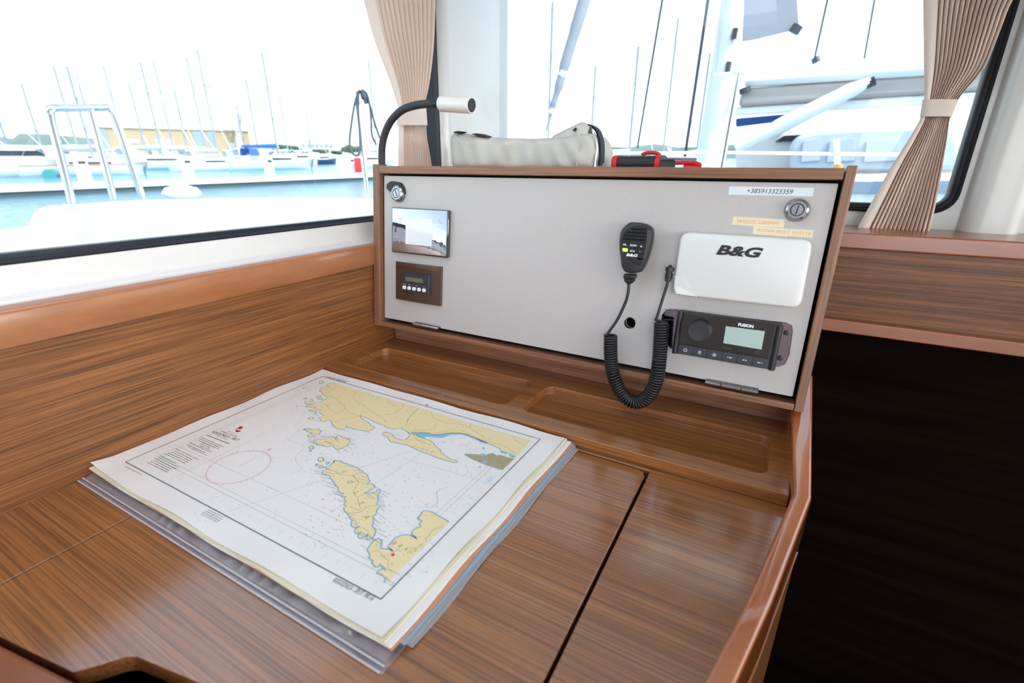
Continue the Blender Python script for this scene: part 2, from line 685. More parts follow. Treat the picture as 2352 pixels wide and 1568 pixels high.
mesh_obj('upper_side', mb, 'gelcoat', wl, smooth=60)
mesh_obj('lining', MB().box(XW - .03, XW, -2.9, 1.42, -.75, .245), 'wall_wood', wl)

rail = along_wall([(-.833, .2105, .2205), (-.8336, .2070, .2178), (-.842, .2065, .2175), (-.842, .2, .2), (-.8725, .2, .2), (-.8725, .2612, .2604), (-.842, .2562, .2640), (-.8372, .2546, .2640), (-.8345, .2520, .2628), (-.833, .2470, .2595)])
struct('trim_1', rail, 'rail_wood', 'solid reddish wood rail running under the side window', 'trim', smooth=60)

w1 = thing('window_1', 'long side window with black rubber gasket over the chart table', 'window', (-.915, .2, .32), kind='structure')
mb = along_wall([(-.9035, .3065, .3090), (-.9030, .3095, .3115), (-.9050, .3115, .3125), (-.9075, .3120, .3130), (-.9150, .3235, .3215), (-.932, .3235, .3215), (-.932, .3065, .3090)], -1.35, 1.21)
mb.rings([[(x, y, z) for x, y in ((-.899, 1.178), (-.896, 1.186), (-.897, 1.197), (-.93, 1.197), (-.93, 1.178))] for z in (.315, .985)])
mb.box(-.93, -.90, -1.36, -1.335, .315, .985)
mb.box(-.93, -.90, -1.35, 1.21, .965, .99)
mesh_obj('gasket', mb, 'rubber', w1, smooth=50)
mesh_obj('pane', MB().box(-.927, -.921, -1.345, 1.205, .312, .98), 'window_glass', w1)

# --- front: white wall with two windows, pillar between them
fl = lambda x, z, d: (x, YF + .055 - d, z)
win2 = round_rect(-.9035, .338, .345, 1.15, .045, 6)
win3 = round_rect(.485, 2.3, .345, 1.15, .045, 6)
wf = thing('wall_front', 'white front wall of the saloon around the forward windows', 'wall', (.3, YF, FLOOR), kind='structure')
mesh_obj('moulding', MB().holes([(-.97, .30), (3.3, .30), (3.3, CEIL), (-.97, CEIL)], [win2, win3], 0, .055, fn=fl), 'gelcoat', wf, smooth=60)
mb = MB()
pil = [(.350, 1.515), (.352, 1.49), (.358, 1.468), (.368, 1.459), (.384, 1.456), (.424, 1.456), (.438, 1.459), (.448, 1.468), (.456, 1.49), (.458, 1.515)]
mb.rings([[(x, y, .3095) for x, y in pil], [(x, y, CEIL) for x, y in pil]])
mesh_obj('pillar', mb, 'gelcoat', wf, smooth=70)


def window_ring(name, rr, label, pane_rect):
    w = thing(name, label, 'window', (rr[0][0], YF, .35), kind='structure')
    inner = offset_poly(rr, .019)
    lay = [(rr, .000), (offset_poly(rr, -.001), -.006), (offset_poly(rr, .004), -.011), (offset_poly(rr, .0075), -.008), (offset_poly(rr, .009), -.0095),
           (offset_poly(rr, .015), -.008), (inner, -.002), (inner, .025), (rr, .025)]
    rings = [[(x, YF + d, z) for x, z in poly] for poly, d in lay]
    m_ = MB().rings(rings + [rings[0]], True, False)
    mesh_obj('gasket', m_, 'rubber', w, smooth=50)
    mesh_obj('pane', MB().prism(offset_poly(rr, .004), YF + .008, YF + .014, lambda x, z, y: (x, y, z)), 'window_glass', w)
    return w


window_ring('window_2', win2, 'wide forward window with black gasket behind the instrument console', None)
window_ring('window_3', win3, 'forward window to the right of the white pillar', None)

# --- rest of the saloon (behind and beside the lens)
hole = [(.115, .05), (.97, .05), (.97, 1.45), (.115, 1.45)]
struct('floor', MB().holes([(-.95, -3.05), (3.3, -3.05), (3.3, 1.55), (-.95, 1.55)], [hole], FLOOR - .04, FLOOR), 'floor_wood',
       'brown wood cabin sole with the open stairwell down to the hull', 'floor', smooth=0)
light_opening = round_rect(-.60, -.22, -.45, .60, .05)  # unseen roof openings, added to bring more light onto the table
light_opening2 = round_rect(.9, 1.5, -1.7, -1.1, .05)
struct('ceiling', MB().holes([(-.97, -3.05), (3.3, -3.05), (3.3, 1.6), (-.97, 1.6)], [light_opening, light_opening2], CEIL, CEIL + .06), 'headliner',
       'white cabin headliner with added openings to let light in', 'ceiling', smooth=0)
fl = lambda y, z, d: (3.22 + .06 - d, y, z)
struct('wall_right', MB().holes([(-3.05, FLOOR), (1.55, FLOOR), (1.55, CEIL), (-3.05, CEIL)], [round_rect(-2.6, 1.2, .32, 1.0, .06)], 0, .06, fn=fl), 'gelcoat_satin',
       'white far side wall of the saloon with a long window', 'wall', smooth=0)
fl = lambda x, z, d: (x, -3.05 + d, z)
struct('wall_back', MB().holes([(-.95, FLOOR), (3.3, FLOOR), (3.3, CEIL), (-.95, CEIL)], [round_rect(.5, 2.3, -.60, 1.10, .05)], 0, .06, fn=fl), 'gelcoat_satin',
       'white after wall of the saloon with the wide cockpit opening', 'wall', smooth=0)

# stairwell into the hull: same wood, its shade put into the colour
st = thing('stairwell', 'wood stairwell with shade in its colour going down beside the chart table', 'stairwell', (.5, .8, -1.95), kind='structure')
mesh_obj('bulkhead', MB().box(-.86, 1.0, 1.362, 1.40, -1.95, .085), 'shaded_wood', st)
mesh_obj('inner_side', MB().box(.95, .99, .05, 1.36, -1.95, FLOOR), 'shaded_wood', st)
mesh_obj('near_side', MB().box(.09, .115, .05, 1.36, -1.95, -.75), 'shaded_wood', st)
mesh_obj('aft_side', MB().box(.09, .99, .02, .05, -1.95, FLOOR), 'shaded_wood', st)
mesh_obj('sole', MB().box(.09, .99, .02, 1.40, -1.99, -1.95), 'shaded_wood', st)

# front cabinet right of the console
fc = thing('front_cabinet', 'brown wood cabinet with two solid rails under the forward window', 'cabinet', (1.2, 1.32, FLOOR))
mesh_obj('counter_top', MB().box(-.80, 3.2, 1.318, 1.498, .285, .3095), 'rail_wood_x', fc)
mesh_obj('upper_rail', MB().box(-.80, 3.2, 1.298, 1.322, .2755, .3105), 'rail_wood_x', fc, bevel=.004)
mesh_obj('front_panel', MB().box(-.80, 3.2, 1.312, 1.330, .105, .2850), 'cabinet_wood', fc)
mesh_obj('lower_rail', MB().box(-.80, 3.2, 1.292, 1.312, .0850, .1150), 'rail_wood_x', fc, bevel=.003)
mesh_obj('shelf_board', MB().box(-.80, 3.2, 1.311, 1.36, .088, .106), 'cabinet_wood', fc)
mesh_obj('base_panel', MB().box(1.0, 3.2, 1.34, 1.36, FLOOR, .088), 'cabinet_wood', fc)

# ================================================================== CHART TABLE
Z1 = .0196                       # tray board above the table top
YT = .6617                       # front edge of the tray board
dt = thing('chart_table', 'brown wood chart table with hinged lid and raised pencil tray', 'table', (-.4, .5, FLOOR))
p2 = lambda px, py, z=0.0: tuple(onz(px, py, z)[:2])

# plan lines
fr_a, fr_b = V(p2(0, 1471)), V(p2(136, 1538.5))           # front gap (lid meets front rail)
fdir = (fr_b - fr_a).normalized()


def front_y(x):
    return fr_a.y + (x - fr_a.x) * fdir.y / fdir.x


GX = -.6878                      # thin groove at the left of the lid
LX = -.1185                      # gap at the right of the lid
LY = onz(1315, 1031).y           # gap at the far end of the lid
fid_z = [.090, .034, .034, .034, .034]
fid_in = [p2(1822, 1131, .034), p2(1712, 1380, .034), p2(1615, 1568, .034)]
fid_out = [p2(1865, 1143, .034), p2(1775.5, 1380, .034), p2(1691, 1568, .034)]


def extend(a, b, y):
    t = (y - a[1]) / (b[1] - a[1])
    return (lerp(a[0], b[0], t), y)


# forward of the knee the rail climbs towards the console
ye = onz(1853, 924, .034).y
xi, xo = onz(1842, 868, .090).x, onz(1868.5, 868, .090).x
fid_in = [(xo - .036, ye)] + fid_in + [extend(fid_in[1], fid_in[2], .16)]
fid_out = [(xo, ye)] + fid_out + [extend(fid_out[1], fid_out[2], .14)]
print('fiddle', fid_in, fid_out)

TH = .020
mesh_obj('left_board', MB().prism([(XW, front_y(XW) + .004), (GX - .0009, front_y(GX) + .004), (GX - .0009, 1.0), (XW, 1.0)], -TH, 0), 'desk_wood', dt, bevel=.0006, seg=1)
mesh_obj('far_board', MB().box(GX - .0009, LX + .005, LY + .0022, 1.0, -TH, 0), 'desk_wood', dt, bevel=.0008, seg=1)
rb = [(LX + .0022, front_y(LX) + .004), (LX + .0022, LY - .010), (LX - .001, LY - .0022 + .0005), (LX + .0025, LY + .0022), (LX + .0025, 1.0)]
rb = [(LX + .0026, front_y(LX) + .004), (LX + .0026, 1.0)] + [(fid_in[i][0] - .001, fid_in[i][1]) for i in range(len(fid_in))]
mesh_obj('right_board', MB().prism(rb, -TH, 0), 'desk_wood', dt, bevel=.0008, seg=1)
# lid with a finger cut-out in its front edge
c1, c2, c3, c4 = p2(166, 1543), p2(176, 1541), p2(286, 1507), p2(314, 1507)
c5 = p2(455, 1566)
cut = [c1, c2, c3, c4, c5]
ex = V(c5) + (V(c5) - V(c4)) * .9
lid = [(GX + .0009, front_y(GX) + .003)] + cut + [(ex.x, ex.y), (ex.x + .05, front_y(ex.x + .05) + .004), (LX - .0018, front_y(LX) + .004)]
far = [(LX - .0018, LY - .016), (LX - .006, LY - .0055), (LX - .016, LY - .0018), (GX + .0009, LY - .0018)]
mesh_obj('lid', MB().prism(lid + far, -TH, 0), 'desk_wood', dt, bevel=.0012, seg=2)
# locker under the lid
mb = MB()
mb.box(XW, .06, .0, 1.0, -.13, -.12)
mesh_obj('locker_floor', mb, 'shaded_wood', dt)
mb = MB()
mb.prism([(GX - .02, front_y(GX) + .02), (GX - .004, front_y(GX) + .02), (GX - .004, .98), (GX - .02, .98)], -.12, -TH)
mb.box(GX - .02, .03, LY + .004, LY + .02, -.12, -TH)
mesh_obj('locker_side', mb, 'shaded_wood', dt)
# front rail, lower left
q0 = (XW, front_y(XW) - .0035); q1 = (.02, front_y(.02) - .0035)
q2_ = (.03, front_y(.03) - .047); q3 = (XW, front_y(XW) - .042)
mesh_obj('front_rail', MB().prism([q0, q1, q2_, q3], -.07, .004), 'rail_wood_x', dt, bevel=.004, seg=3)
mesh_obj('front_panel', MB().prism([(q0[0], q0[1] - .01), (q1[0], q1[1] - .01), (q1[0], q1[1] - .03), (q0[0], q0[1] - .03)], FLOOR, -.06), 'desk_wood', dt)


def strip(a, b, z0, z1):
    m_ = MB()
    rings = []
    for p, q in zip(a, b):
        zz = z1[len(rings)] if isinstance(z1, list) else z1
        rings.append([(p[0], p[1], z0), (p[0], p[1], zz), (q[0], q[1], zz), (q[0], q[1], z0)])
    return m_.rings(rings)


mesh_obj('side_rail', strip(fid_in, fid_out, -.045, fid_z), 'fiddle_wood', dt, bevel=.0045, seg=3)
so = [(lerp(a[0], b[0], .96), lerp(a[1], b[1], .96)) for a, b in zip(fid_in, fid_out)]
si = [(lerp(a[0], b[0], .55), lerp(a[1], b[1], .55)) for a, b in zip(fid_in, fid_out)]
mesh_obj('side_panel', strip(si, so, FLOOR, -.047), 'desk_wood', dt)
so2 = [(b[0] + .001, b[1]) for b in so]
mesh_obj('side_bead', strip(si[1:], [(b[0] + .0012, b[1]) for b in so[1:]], -.060, -.055), 'fiddle_wood', dt)

# pencil tray: raised board with two rounded recesses
XR = onz(1813.5, 1137.3, Z1).x
t1 = [p2(886, 798, Z1), p2(798, 836, Z1), p2(1160, 930, Z1), p2(1224, 878, Z1)]
t2 = [p2(1258, 884, Z1), p2(1193, 944, Z1), p2(1760, 1086, Z1), p2(1773, 1002, Z1)]


def rect_from(t):
    x0 = (t[0][0] + t[1][0]) / 2; x1 = (t[2][0] + t[3][0]) / 2
    y0 = (t[1][1] + t[2][1]) / 2; y1 = (t[0][1] + t[3][1]) / 2
    return x0, x1, y0, y1


r1, r2 = rect_from(t1), rect_from(t2)
ry0, ry1 = (r1[2] + r2[2]) / 2, (r1[3] + r2[3]) / 2
print('tray recesses', r1, r2, 'XR', XR, 'LY', LY)
rec1 = round_rect(r1[0], r1[1], ry0, ry1, .018, 5)
rec2 = round_rect(r2[0], r2[1], ry0, ry1, .018, 5)
tray = MB().holes([(XW + .0005, YT), (XR, YT), (XR, 1.0), (XW + .0005, 1.0)], [rec1, rec2], 0.0003, Z1, [.0040, .0040])
mesh_obj('tray_board', tray, 'tray_wood', dt, bevel=.0012, seg=2, smooth=40, bang=60)
# pale scuffs along the worn tray edge
mb = MB()
for px, py, l, a in ((1012, 907, .010, .3), (1016, 910, .008, -1.2), (1056, 929, .005, .2), (985, 893, .03, -.02), (960, 886, .02, -.03), (1148, 953, .003, 0), (1210, 974, .004, .1), (1285, 992, .004, .2), (1345, 1010, .005, .1)):
    x, y = p2(px, py, Z1)
    mb.ribbon([(x - l / 2 * math.cos(a), y - l / 2 * math.sin(a)), (x, y + .0003), (x + l / 2 * math.cos(a), y + l / 2 * math.sin(a))], .0007, lambda x, y: (x, y, Z1 + .00015))
mesh_obj('scuff_marks', mb, 'ink_light', dt, smooth=0)['kind'] = 'stuff'

# ================================================================== INSTRUMENT CONSOLE
TILT = math.radians(6.25)
PO = V((-.836, .8187, .0743))
ux, uy, uz = V((1, 0, 0)), V((0, math.sin(TILT), math.cos(TILT))), V((0, -math.cos(TILT), math.sin(TILT)))
PF = M.Identity(4)
for i in range(3):
    PF[i][0] = ux[i]; PF[i][1] = uy[i]; PF[i][2] = uz[i]; PF[i][3] = PO[i]
PFI = PF.inverted()


def puv(px, py, d=0.0):
    """where the line of sight through a pixel meets the console face, raised by d"""
    r = ray(px, py)
    p0 = PO + uz * d
    q = CAM + r * ((p0 - CAM).dot(uz) / r.dot(uz))
    l = PFI @ q
    return (l.x, l.y)


BW = puv(1844, 949)[0]           # console width
TV = puv(1949, 385.6)[1]         # height of the top board
BT = puv(1945, 412.8)[1]         # underside of the top board
B0 = puv(871, 737)[1]            # top of the bottom board
LI = puv(871.3, 560)[0]          # inner face of the left board
RI = (puv(1953, 386)[0] + puv(1817, 941)[0]) / 2
print('console', BW, TV, BT, B0, LI, RI, puv(1984, 379), puv(860.2, 378), puv(859, 745))
DP = .27
cb = thing('instrument_console', 'brown wood console box with grey hinged face standing on the chart table', 'console', PF.copy())


def deep(u0, u1, v0, v1, back=None):
    """board from the face back into the box: the back end stays upright"""
    m_ = MB().box(u0, u1, v0, v1, -DP, 0)
    return m_


SH = .0035                       # side boards stand proud of the top
mesh_obj('left_side', MB().box(0, LI, 0, TV + SH, -DP, 0), 'box_wood_up', cb, True, bevel=.0012)
mesh_obj('right_side', MB().box(RI, BW, 0, TV + SH, -DP, 0), 'box_wood_up', cb, True, bevel=.0015)
mesh_obj('top_board', MB().box(LI + .0006, RI - .0022, BT, TV, -DP, 0), 'box_wood', cb, True, bevel=.0010)
mesh_obj('bottom_board', MB().box(LI + .0002, RI - .001, 0.001, B0, -DP, 0), 'box_wood', cb, True, bevel=.0010)
mesh_obj('back_board', MB().box(LI, RI, B0, BT, -DP, -DP + .01), 'shaded_wood', cb, True)
# plinth under the box, standing on the tray
pl = MB().box(onz(910, 775, Z1).x, onz(1818, 973, Z1).x, .889, 1.06, Z1, PO.z + .020)
mesh_obj('plinth', pl, 'box_wood', cb)
mb = MB()
ta = puv(908, 757, 0)
q0 = ony(908.8, 757, .8885); q1 = ony(921, 759, .8885); q2_ = ony(921, 764, .8885)
mesh_obj('tape_corner', MB().rings([[q0, q1, q2_], [q + V((0, .002, 0)) for q in (q0, q1, q2_)]]), 'blue_tape', cb)
# near-black sheet standing in for the shade in the gap around the face
mesh_obj('gap_shade', MB().box(LI + .0005, RI - .0005, B0, BT, -.040, -.034), 'gap_black', cb, True)
DF = -.0095                      # face sits a little behind the front edges
f0 = [puv(884, 403.5, DF), puv(1931, 421, DF), puv(1816, 911, DF), puv(882, 728, DF)]
fu0 = (f0[0][0] + f0[3][0]) / 2; fu1 = (f0[1][0] + f0[2][0]) / 2
fv0 = (f0[2][1] + f0[3][1]) / 2; fv1 = (f0[0][1] + f0[1][1]) / 2
print('face', fu0, fu1, fv0, fv1)
hc = puv(1447, 741.5, DF)
hr = (puv(1460, 742, DF)[0] - puv(1434, 742, DF)[0]) / 2
face = mesh_obj('face_panel', MB().holes(round_rect(fu0, fu1, fv0, fv1, .002, 2), [circle(hc[0], hc[1], hr, 28)], DF - .016, DF), 'panel_grey', cb, True, bevel=.0009, bang=60)
mesh_obj('hole_rim', MB().rings([[(x, y, z) for x, y in circle(hc[0], hc[1], r, 28)] for r, z in ((hr * 1.02, DF - .004), (hr * 1.07, DF + .0003), (hr * 1.01, DF + .0004), (hr * .97, DF - .006))], True, False), 'steel', face, True)


def on_panel(px, py, d=DF):
    return puv(px, py, d)


def hinge(pa, pb):
    a, b = on_panel(*pa, 0), on_panel(*pb, 0)
    vy = (a[1] + b[1]) / 2
    m_ = MB()
    L = b[0] - a[0]
    for k, (s, e) in enumerate(((0, .30), (.32, .68), (.70, 1))):
        m_.tube([(a[0] + L * s, vy, -.001), (a[0] + L * e, vy, -.001)], .0032, 12)
    m_.box(a[0], b[0], vy, vy + .005, DF, DF + .0015)
    mesh_obj('hinge', m_, 'chrome', face, True)


hinge((948, 744), (1007, 755))
hinge((1620, 878), (1741, 901))


def lock(cpx, cpy, rp, latch=None, slot=0.0):
    c = on_panel(cpx, cpy, DF + .004)
    r = rp
    t = MB().lathe([(r * 1.10, DF), (r * 1.10, DF + .0035), (r * .98, DF + .0085), (r * .80, DF + .0105), (r * .62, DF + .0105), (r * .58, DF + .0085), (r * .54, DF + .0085), (r * .52, DF + .0100), (0, DF + .0100)], 32, M.Translation((c[0], c[1], 0)))
    lk = mesh_obj('lock', t, 'lock_metal', face, True, smooth=25)
    m_ = MB()
    ca, sa = math.cos(slot), math.sin(slot)
    w, l = r * .055, r * .44
    pts = [(c[0] + ca * x - sa * y, c[1] + sa * x + ca * y) for x, y in ((-w, -l), (w, -l), (w, l), (-w, l))]
    m_.prism(pts, DF + .0099, DF + .0103)
    mesh_obj('key_slot', m_, 'ink_black', lk, True)
    m_ = MB().rings([[(x, y, DF + .0088) for x, y in circle(c[0], c[1], rr, 28)] for rr in (r * .62, r * .545)], True, False)
    mesh_obj('lock_groove', m_, 'ink_black', lk, True)
    if latch:
        m_ = MB().pillow(round_poly([on_panel(*q, DF + .006) for q in latch], .004, 3), [(DF, 0), (DF + .0045, 0), (DF + .0060, .001)])
        mesh_obj('latch_cover', m_, 'black_plastic', face, True)


rl = (on_panel(931, 446)[0] - on_panel(901, 446)[0]) / 2 * .90
lock(914, 444, rl, [(886, 432), (888, 421), (898, 415), (919, 419), (927, 432), (929, 446), (904, 448)], .5)
rr_ = (on_panel(1862, 484)[0] - on_panel(1802, 484)[0]) / 2 * .90
lock(1831, 482, rr_, None, -.18)

# stickers
def sticker(corners, m, words, inkm, h, cx=None, bold=0.0, shear=0.0):
    c = [on_panel(*q) for q in corners]
    m_ = MB().prism(c, DF + .0001, DF + .0005)
    s = mesh_obj('sticker', m_, m, face, True, smooth=0)
    u = sum(p[0] for p in c) / 4; v = sum(p[1] for p in c) / 4
    w = c[1][0] - c[0][0]
    hh = c[0][1] - c[3][1]
    t = MB()
    add_text(t, words, u + (cx or 0) * w, v, width=None if h else w * .80, height=hh * (h or .42), fn=lambda x, y: (x, y, DF + .0007), shear=shear, bold=bold)
    mesh_obj('lettering', t, inkm, s, True, smooth=0)


sticker([(1675, 428), (1870, 431), (1867, 451), (1673, 447)], 'sticker_white', '+385913323359', 'ink_black', .54, 0, 0.0, .12)
sticker([(1684, 497), (1803, 504), (1800, 523), (1681, 516)], 'sticker_yellow', 'MMSI/DSC 238589040', 'ink_orange', 0)
sticker([(1731, 519), (1811, 525), (1809, 544), (1728, 538)], 'sticker_yellow', 'POZIVNI BROJ', 'ink_orange', .46, .04)
sticker([(1812, 525), (1869, 528), (1866, 546), (1810, 543)], 'sticker_yellow', '9A5114', 'ink_orange', .46, .03)
# tiny scratches on the face
m_ = MB()
for a, b in (((1203, 676), (1205, 675)), ((1190, 699), (1192, 695))):
    m_.ribbon([on_panel(*a), on_panel(*b)], .0006, lambda x, y: (x, y, DF + .0002))
mesh_obj('scratch', m_, 'ink_grey', face, True, smooth=0)['kind'] = 'stuff'


def at_panel(px, py, d=DF):
    u, v = puv(px, py, d)
    return PF @ M.Translation((u, v, d))


class Loc:
    """pixel -> local coordinates of a thing mounted on the console face"""
    def __init__(self, o):
        self.inv = FRAME[o.name].inverted() @ PF
        self.o = o

    def __call__(self, px, py, z=0.0):
        u, v = puv(px, py, DF + z)
        q = self.inv @ V((u, v, DF + z))
        return (q.x, q.y)


# ---- touch controller with mirror-like protective film
tc_ = thing('touch_controller', 'glossy touch panel with pale square screen on the grey console face', 'control panel', at_panel(965, 534))
L = Loc(tc_)
cs = [(900, 475), (1031, 483), (1027, 593), (899, 578)]
co = [L(*q, .010) for q in cs]
x0 = (co[0][0] + co[3][0]) / 2; x1 = (co[1][0] + co[2][0]) / 2; y0 = (co[2][1] + co[3][1]) / 2; y1 = (co[0][1] + co[1][1]) / 2
mesh_obj('body', MB().pillow(round_rect(x0, x1, y0, y1, .002, 3), [(0, .001), (.009, 0), (.0098, .0006)]), 'black_gloss', tc_, True)
mesh_obj('front_film', MB().pillow(round_rect(x0 + .0025, x1 - .0035, y0 + .0025, y1 - .0020, .002, 3), [(.0098, 0), (.0104, 0), (.0106, .0008)]), 'mirror_film', tc_, True)
sq = [L(932, 500, .0108), L(993, 504, .0108), L(991, 566, .0108), L(931, 560, .0108)]
mesh_obj('screen', MB().prism(sq, .0105, .0111), 'lcd_pale', tc_, True)
m_ = MB()
lift = lambda x, y: (x, y, .0112)
for i in range(3):
    for j in range(2):
        if j and i == 2:
            continue
        p = L(916 + i * 3.6, 502 + j * 4.6, .011)
        m_.ribbon([(p[0] - .0008, p[1]), (p[0] + .0008, p[1])], .0018, lift)
for pts in ([(1010, 505), (1003, 509), (1010, 513)], [(1003, 509), (1012, 509), (1014, 513), (1009, 515)], [(920, 550), (916, 554), (919, 558)], [(1003, 559), (1007, 562), (1003, 566)]):
    m_.ribbon([L(*q, .011) for q in pts], .0009, lift)
mesh_obj('touch_icons', m_, 'ink_white', tc_, True, smooth=0)['kind'] = 'stuff'
m_ = MB().prism([L(*q, .011) for q in ((907, 523), (909.5, 523), (909.5, 533), (907, 533))], .0104, .0110)
mesh_obj('sensor_slot', m_, 'ink_black', tc_, True)

# ---- air conditioning control in a glossy brown plate
ac = thing('thermostat', 'small air conditioning control in a glossy dark brown plate', 'thermostat', at_panel(959, 650))
L = Loc(ac)
co = [L(*q, .009) for q in ((907, 600), (1013, 612), (1009, 702), (906, 687))]
x0 = (co[0][0] + co[3][0]) / 2; x1 = (co[1][0] + co[2][0]) / 2; y0 = (co[2][1] + co[3][1]) / 2; y1 = (co[0][1] + co[1][1]) / 2
W = x1 - x0
prof = []
for k in range(17):
    t = k / 16
    prof.append((x0 + W * t, .0055 + .0045 * math.sin(PI * t) ** .6))
m_ = MB().rings([[(prof[0][0], y, 0)] + [(x, y, z) for x, z in prof] + [(prof[-1][0], y, 0)] for y in (y0, y1)])
mesh_obj('cover_plate', m_, 'brown_gloss', ac, True, bevel=.0006, bang=60)
ctr = [L(*q, .014) for q in ((924, 622), (986, 630), (985, 679), (923, 668))]
cx0 = (ctr[0][0] + ctr[3][0]) / 2; cx1 = (ctr[1][0] + ctr[2][0]) / 2; cy0 = (ctr[2][1] + ctr[3][1]) / 2; cy1 = (ctr[0][1] + ctr[1][1]) / 2
mod = mesh_obj('control_module', MB().pillow(round_rect(cx0, cx1, cy0, cy1, .0015, 3), [(.004, 0), (.0135, 0), (.0145, .0008)]), 'slate_plastic', ac, True)
m_ = MB().prism([(cx0 + .09 * (cx1 - cx0), cy1 - .04 * (cy1 - cy0)), (cx1 - .05 * (cx1 - cx0), cy1 - .04 * (cy1 - cy0)), (cx1 - .05 * (cx1 - cx0), cy1), (cx0 + .09 * (cx1 - cx0), cy1)], .0146, .0160)
mesh_obj('hood_lip', m_, 'slate_plastic', mod, True)
cw, ch = cx1 - cx0, cy1 - cy0
lx0, lx1, ly0, ly1 = cx0 + .12 * cw, cx1 - .19 * cw, cy0 + .50 * ch, cy0 + .80 * ch
mesh_obj('display_frame', MB().holes([(lx0, ly0), (lx1, ly0), (lx1, ly1), (lx0, ly1)], [[(lx0 + .0022, ly0 + .0022), (lx1 - .0022, ly0 + .0022), (lx1 - .0022, ly1 - .0022), (lx0 + .0022, ly1 - .0022)]], .0145, .0156), 'slate_plastic', mod, True, bevel=.0004, seg=1)
mesh_obj('display', MB().box(lx0 + .0015, lx1 - .0015, ly0 + .0015, ly1 - .0015, .0146, .0150), 'lcd_olive', mod, True)
for k in range(5):
    bx = cx0 + cw * (.10 + .183 * k)
    by = cy0 + ch * .215
    bt = mesh_obj('push_button', MB().pillow(round_rect(bx - .062 * cw, bx + .062 * cw, by - .085 * ch, by + .085 * ch, .0030, 4), [(.0145, 0), (.0158, 0), (.0163, .0006)]), 'ink_white', mod, True)
    t = MB()
    add_text(t, ('O', 'o', '▼', '▲', '*')[k] if k in (0, 1, 4) else ('v' if k == 2 else 'A'), bx, by, height=.0018, fn=lambda x, y: (x, y, .0165), bold=.02)
    mesh_obj('button_mark', t, 'ink_black', bt, True, smooth=0)
t = MB()
for s, k in (('POWER', 0), ('MODE', 1), ('TEMP', 2.5), ('FAN', 4)):
    add_text(t, s, cx0 + cw * (.10 + .183 * k), cy0 + ch * .375, height=.0017, fn=lambda x, y: (x, y, .0147))
mesh_obj('lettering', t, 'ink_white', mod, True, smooth=0)
m_ = MB()
for sx in (cx0 + .045 * cw, cx1 - .10 * cw):
    for k in range(3):
        y = cy0 + ch * (.52 + .05 * k)
        m_.box(sx - .002, sx + .003, y, y + .0006, .0145, .0149)
mesh_obj('vent_ribs', m_, 'black_plastic', mod, True)['kind'] = 'stuff'

# ---- marine radio under a white sun cover
vr = thing('vhf_radio', 'marine radio under a white snap-on cover with raised black logo', 'radio', at_panel(1704, 620))
L = Loc(vr)
D_ = .024
cs = [(1562, 531), (1869, 548), (1842, 711), (1541, 679)]
co = [L(*q, D_) for q in cs]
x0 = (co[0][0] + co[3][0]) / 2; x1 = (co[1][0] + co[2][0]) / 2; y0 = (co[2][1] + co[3][1]) / 2; y1 = (co[0][1] + co[1][1]) / 2
print('cover', x0, x1, y0, y1)
quad = [(co[3][0] * .5 + x0 * .5, co[3][1] * .5 + y0 * .5), (co[2][0] * .5 + x1 * .5, co[2][1] * .5 + y0 * .5), (co[1][0] * .5 + x1 * .5, co[1][1] * .5 + y1 * .5), (co[0][0] * .5 + x0 * .5, co[0][1] * .5 + y1 * .5)]
outl = round_poly(quad, .016, 5)
cov = mesh_obj('sun_cover', MB().pillow(outl, [(.003, .002), (.006, 0), (D_ - .004, .0015), (D_ - .001, .003), (D_, .0055)]), 'white_plastic', vr, True, smooth=50)
# corner facet: recessed pocket lower left
fq = [L(1541.5, 634, D_), L(1571, 636, D_), L(1604, 681, D_), L(1575, 684, D_), L(1541, 677, D_)]
pk = [L(1542, 634, D_), L(1571, 636, D_), L(1605, 690, D_), L(1541, 681, D_)]
m_ = MB()
m_.ribbon([L(1549, 634.5, D_), L(1571, 636, D_), L(1600, 682, D_)], .0016, lambda x, y: (x, y, D_ + .0002))
mesh_obj('pocket_edge', m_, 'white_plastic', cov, True, smooth=0)
m_ = MB()
a_, b_, c_, d_ = [L(*q, D_) for q in ((1549, 638), (1570, 639.5), (1596, 680), (1553, 674))]
m_.add([(a_[0], a_[1], D_ - .0010), (b_[0], b_[1], D_ + .0003), (c_[0], c_[1], D_ + .0003), (d_[0], d_[1], D_ + .0012), (b_[0], b_[1], D_ - .001), (c_[0], c_[1], D_ - .001), (a_[0], a_[1], D_ - .0012), (d_[0], d_[1], D_ - .0012)],
       [(0, 1, 2, 3), (6, 7, 5, 4), (0, 6, 4, 1), (1, 4, 5, 2), (2, 5, 7, 3), (3, 7, 6, 0)])
mesh_obj('pocket_flap', m_, 'white_plastic', cov, True)
pl_ = [L(*q, D_) for q in ((1640, 559), (1761, 566), (1758, 593), (1637, 585))]
m_ = MB().pillow(round_poly(pl_, .003, 3), [(D_ - .001, 0), (D_ + .0003, 0), (D_ + .0004, .0004)])
mesh_obj('name_plate', m_, 'white_plastic', cov, True)
lc = L(1699, 577, D_)
lw = L(1748, 580, D_)[0] - L(1650, 574, D_)[0]
lh = L(1700, 565, D_)[1] - L(1699, 589, D_)[1]
t = MB()
add_text(t, 'B&G', lc[0], lc[1], width=lw, height=lh, fn=lambda x, y: (x + (y - lc[1]) * .42, y, D_ + .0008), bold=.045)
mesh_obj('logo_outline', t, 'slate_plastic', cov, True, smooth=0)  # wider slate outline behind the black letters
t = MB()
add_text(t, 'B&G', lc[0], lc[1], width=lw * .97, height=lh * .90, fn=lambda x, y: (x + (y - lc[1]) * .42, y, D_ + .0014), bold=.022)
mesh_obj('logo', t, 'ink_black', cov, True, smooth=0)
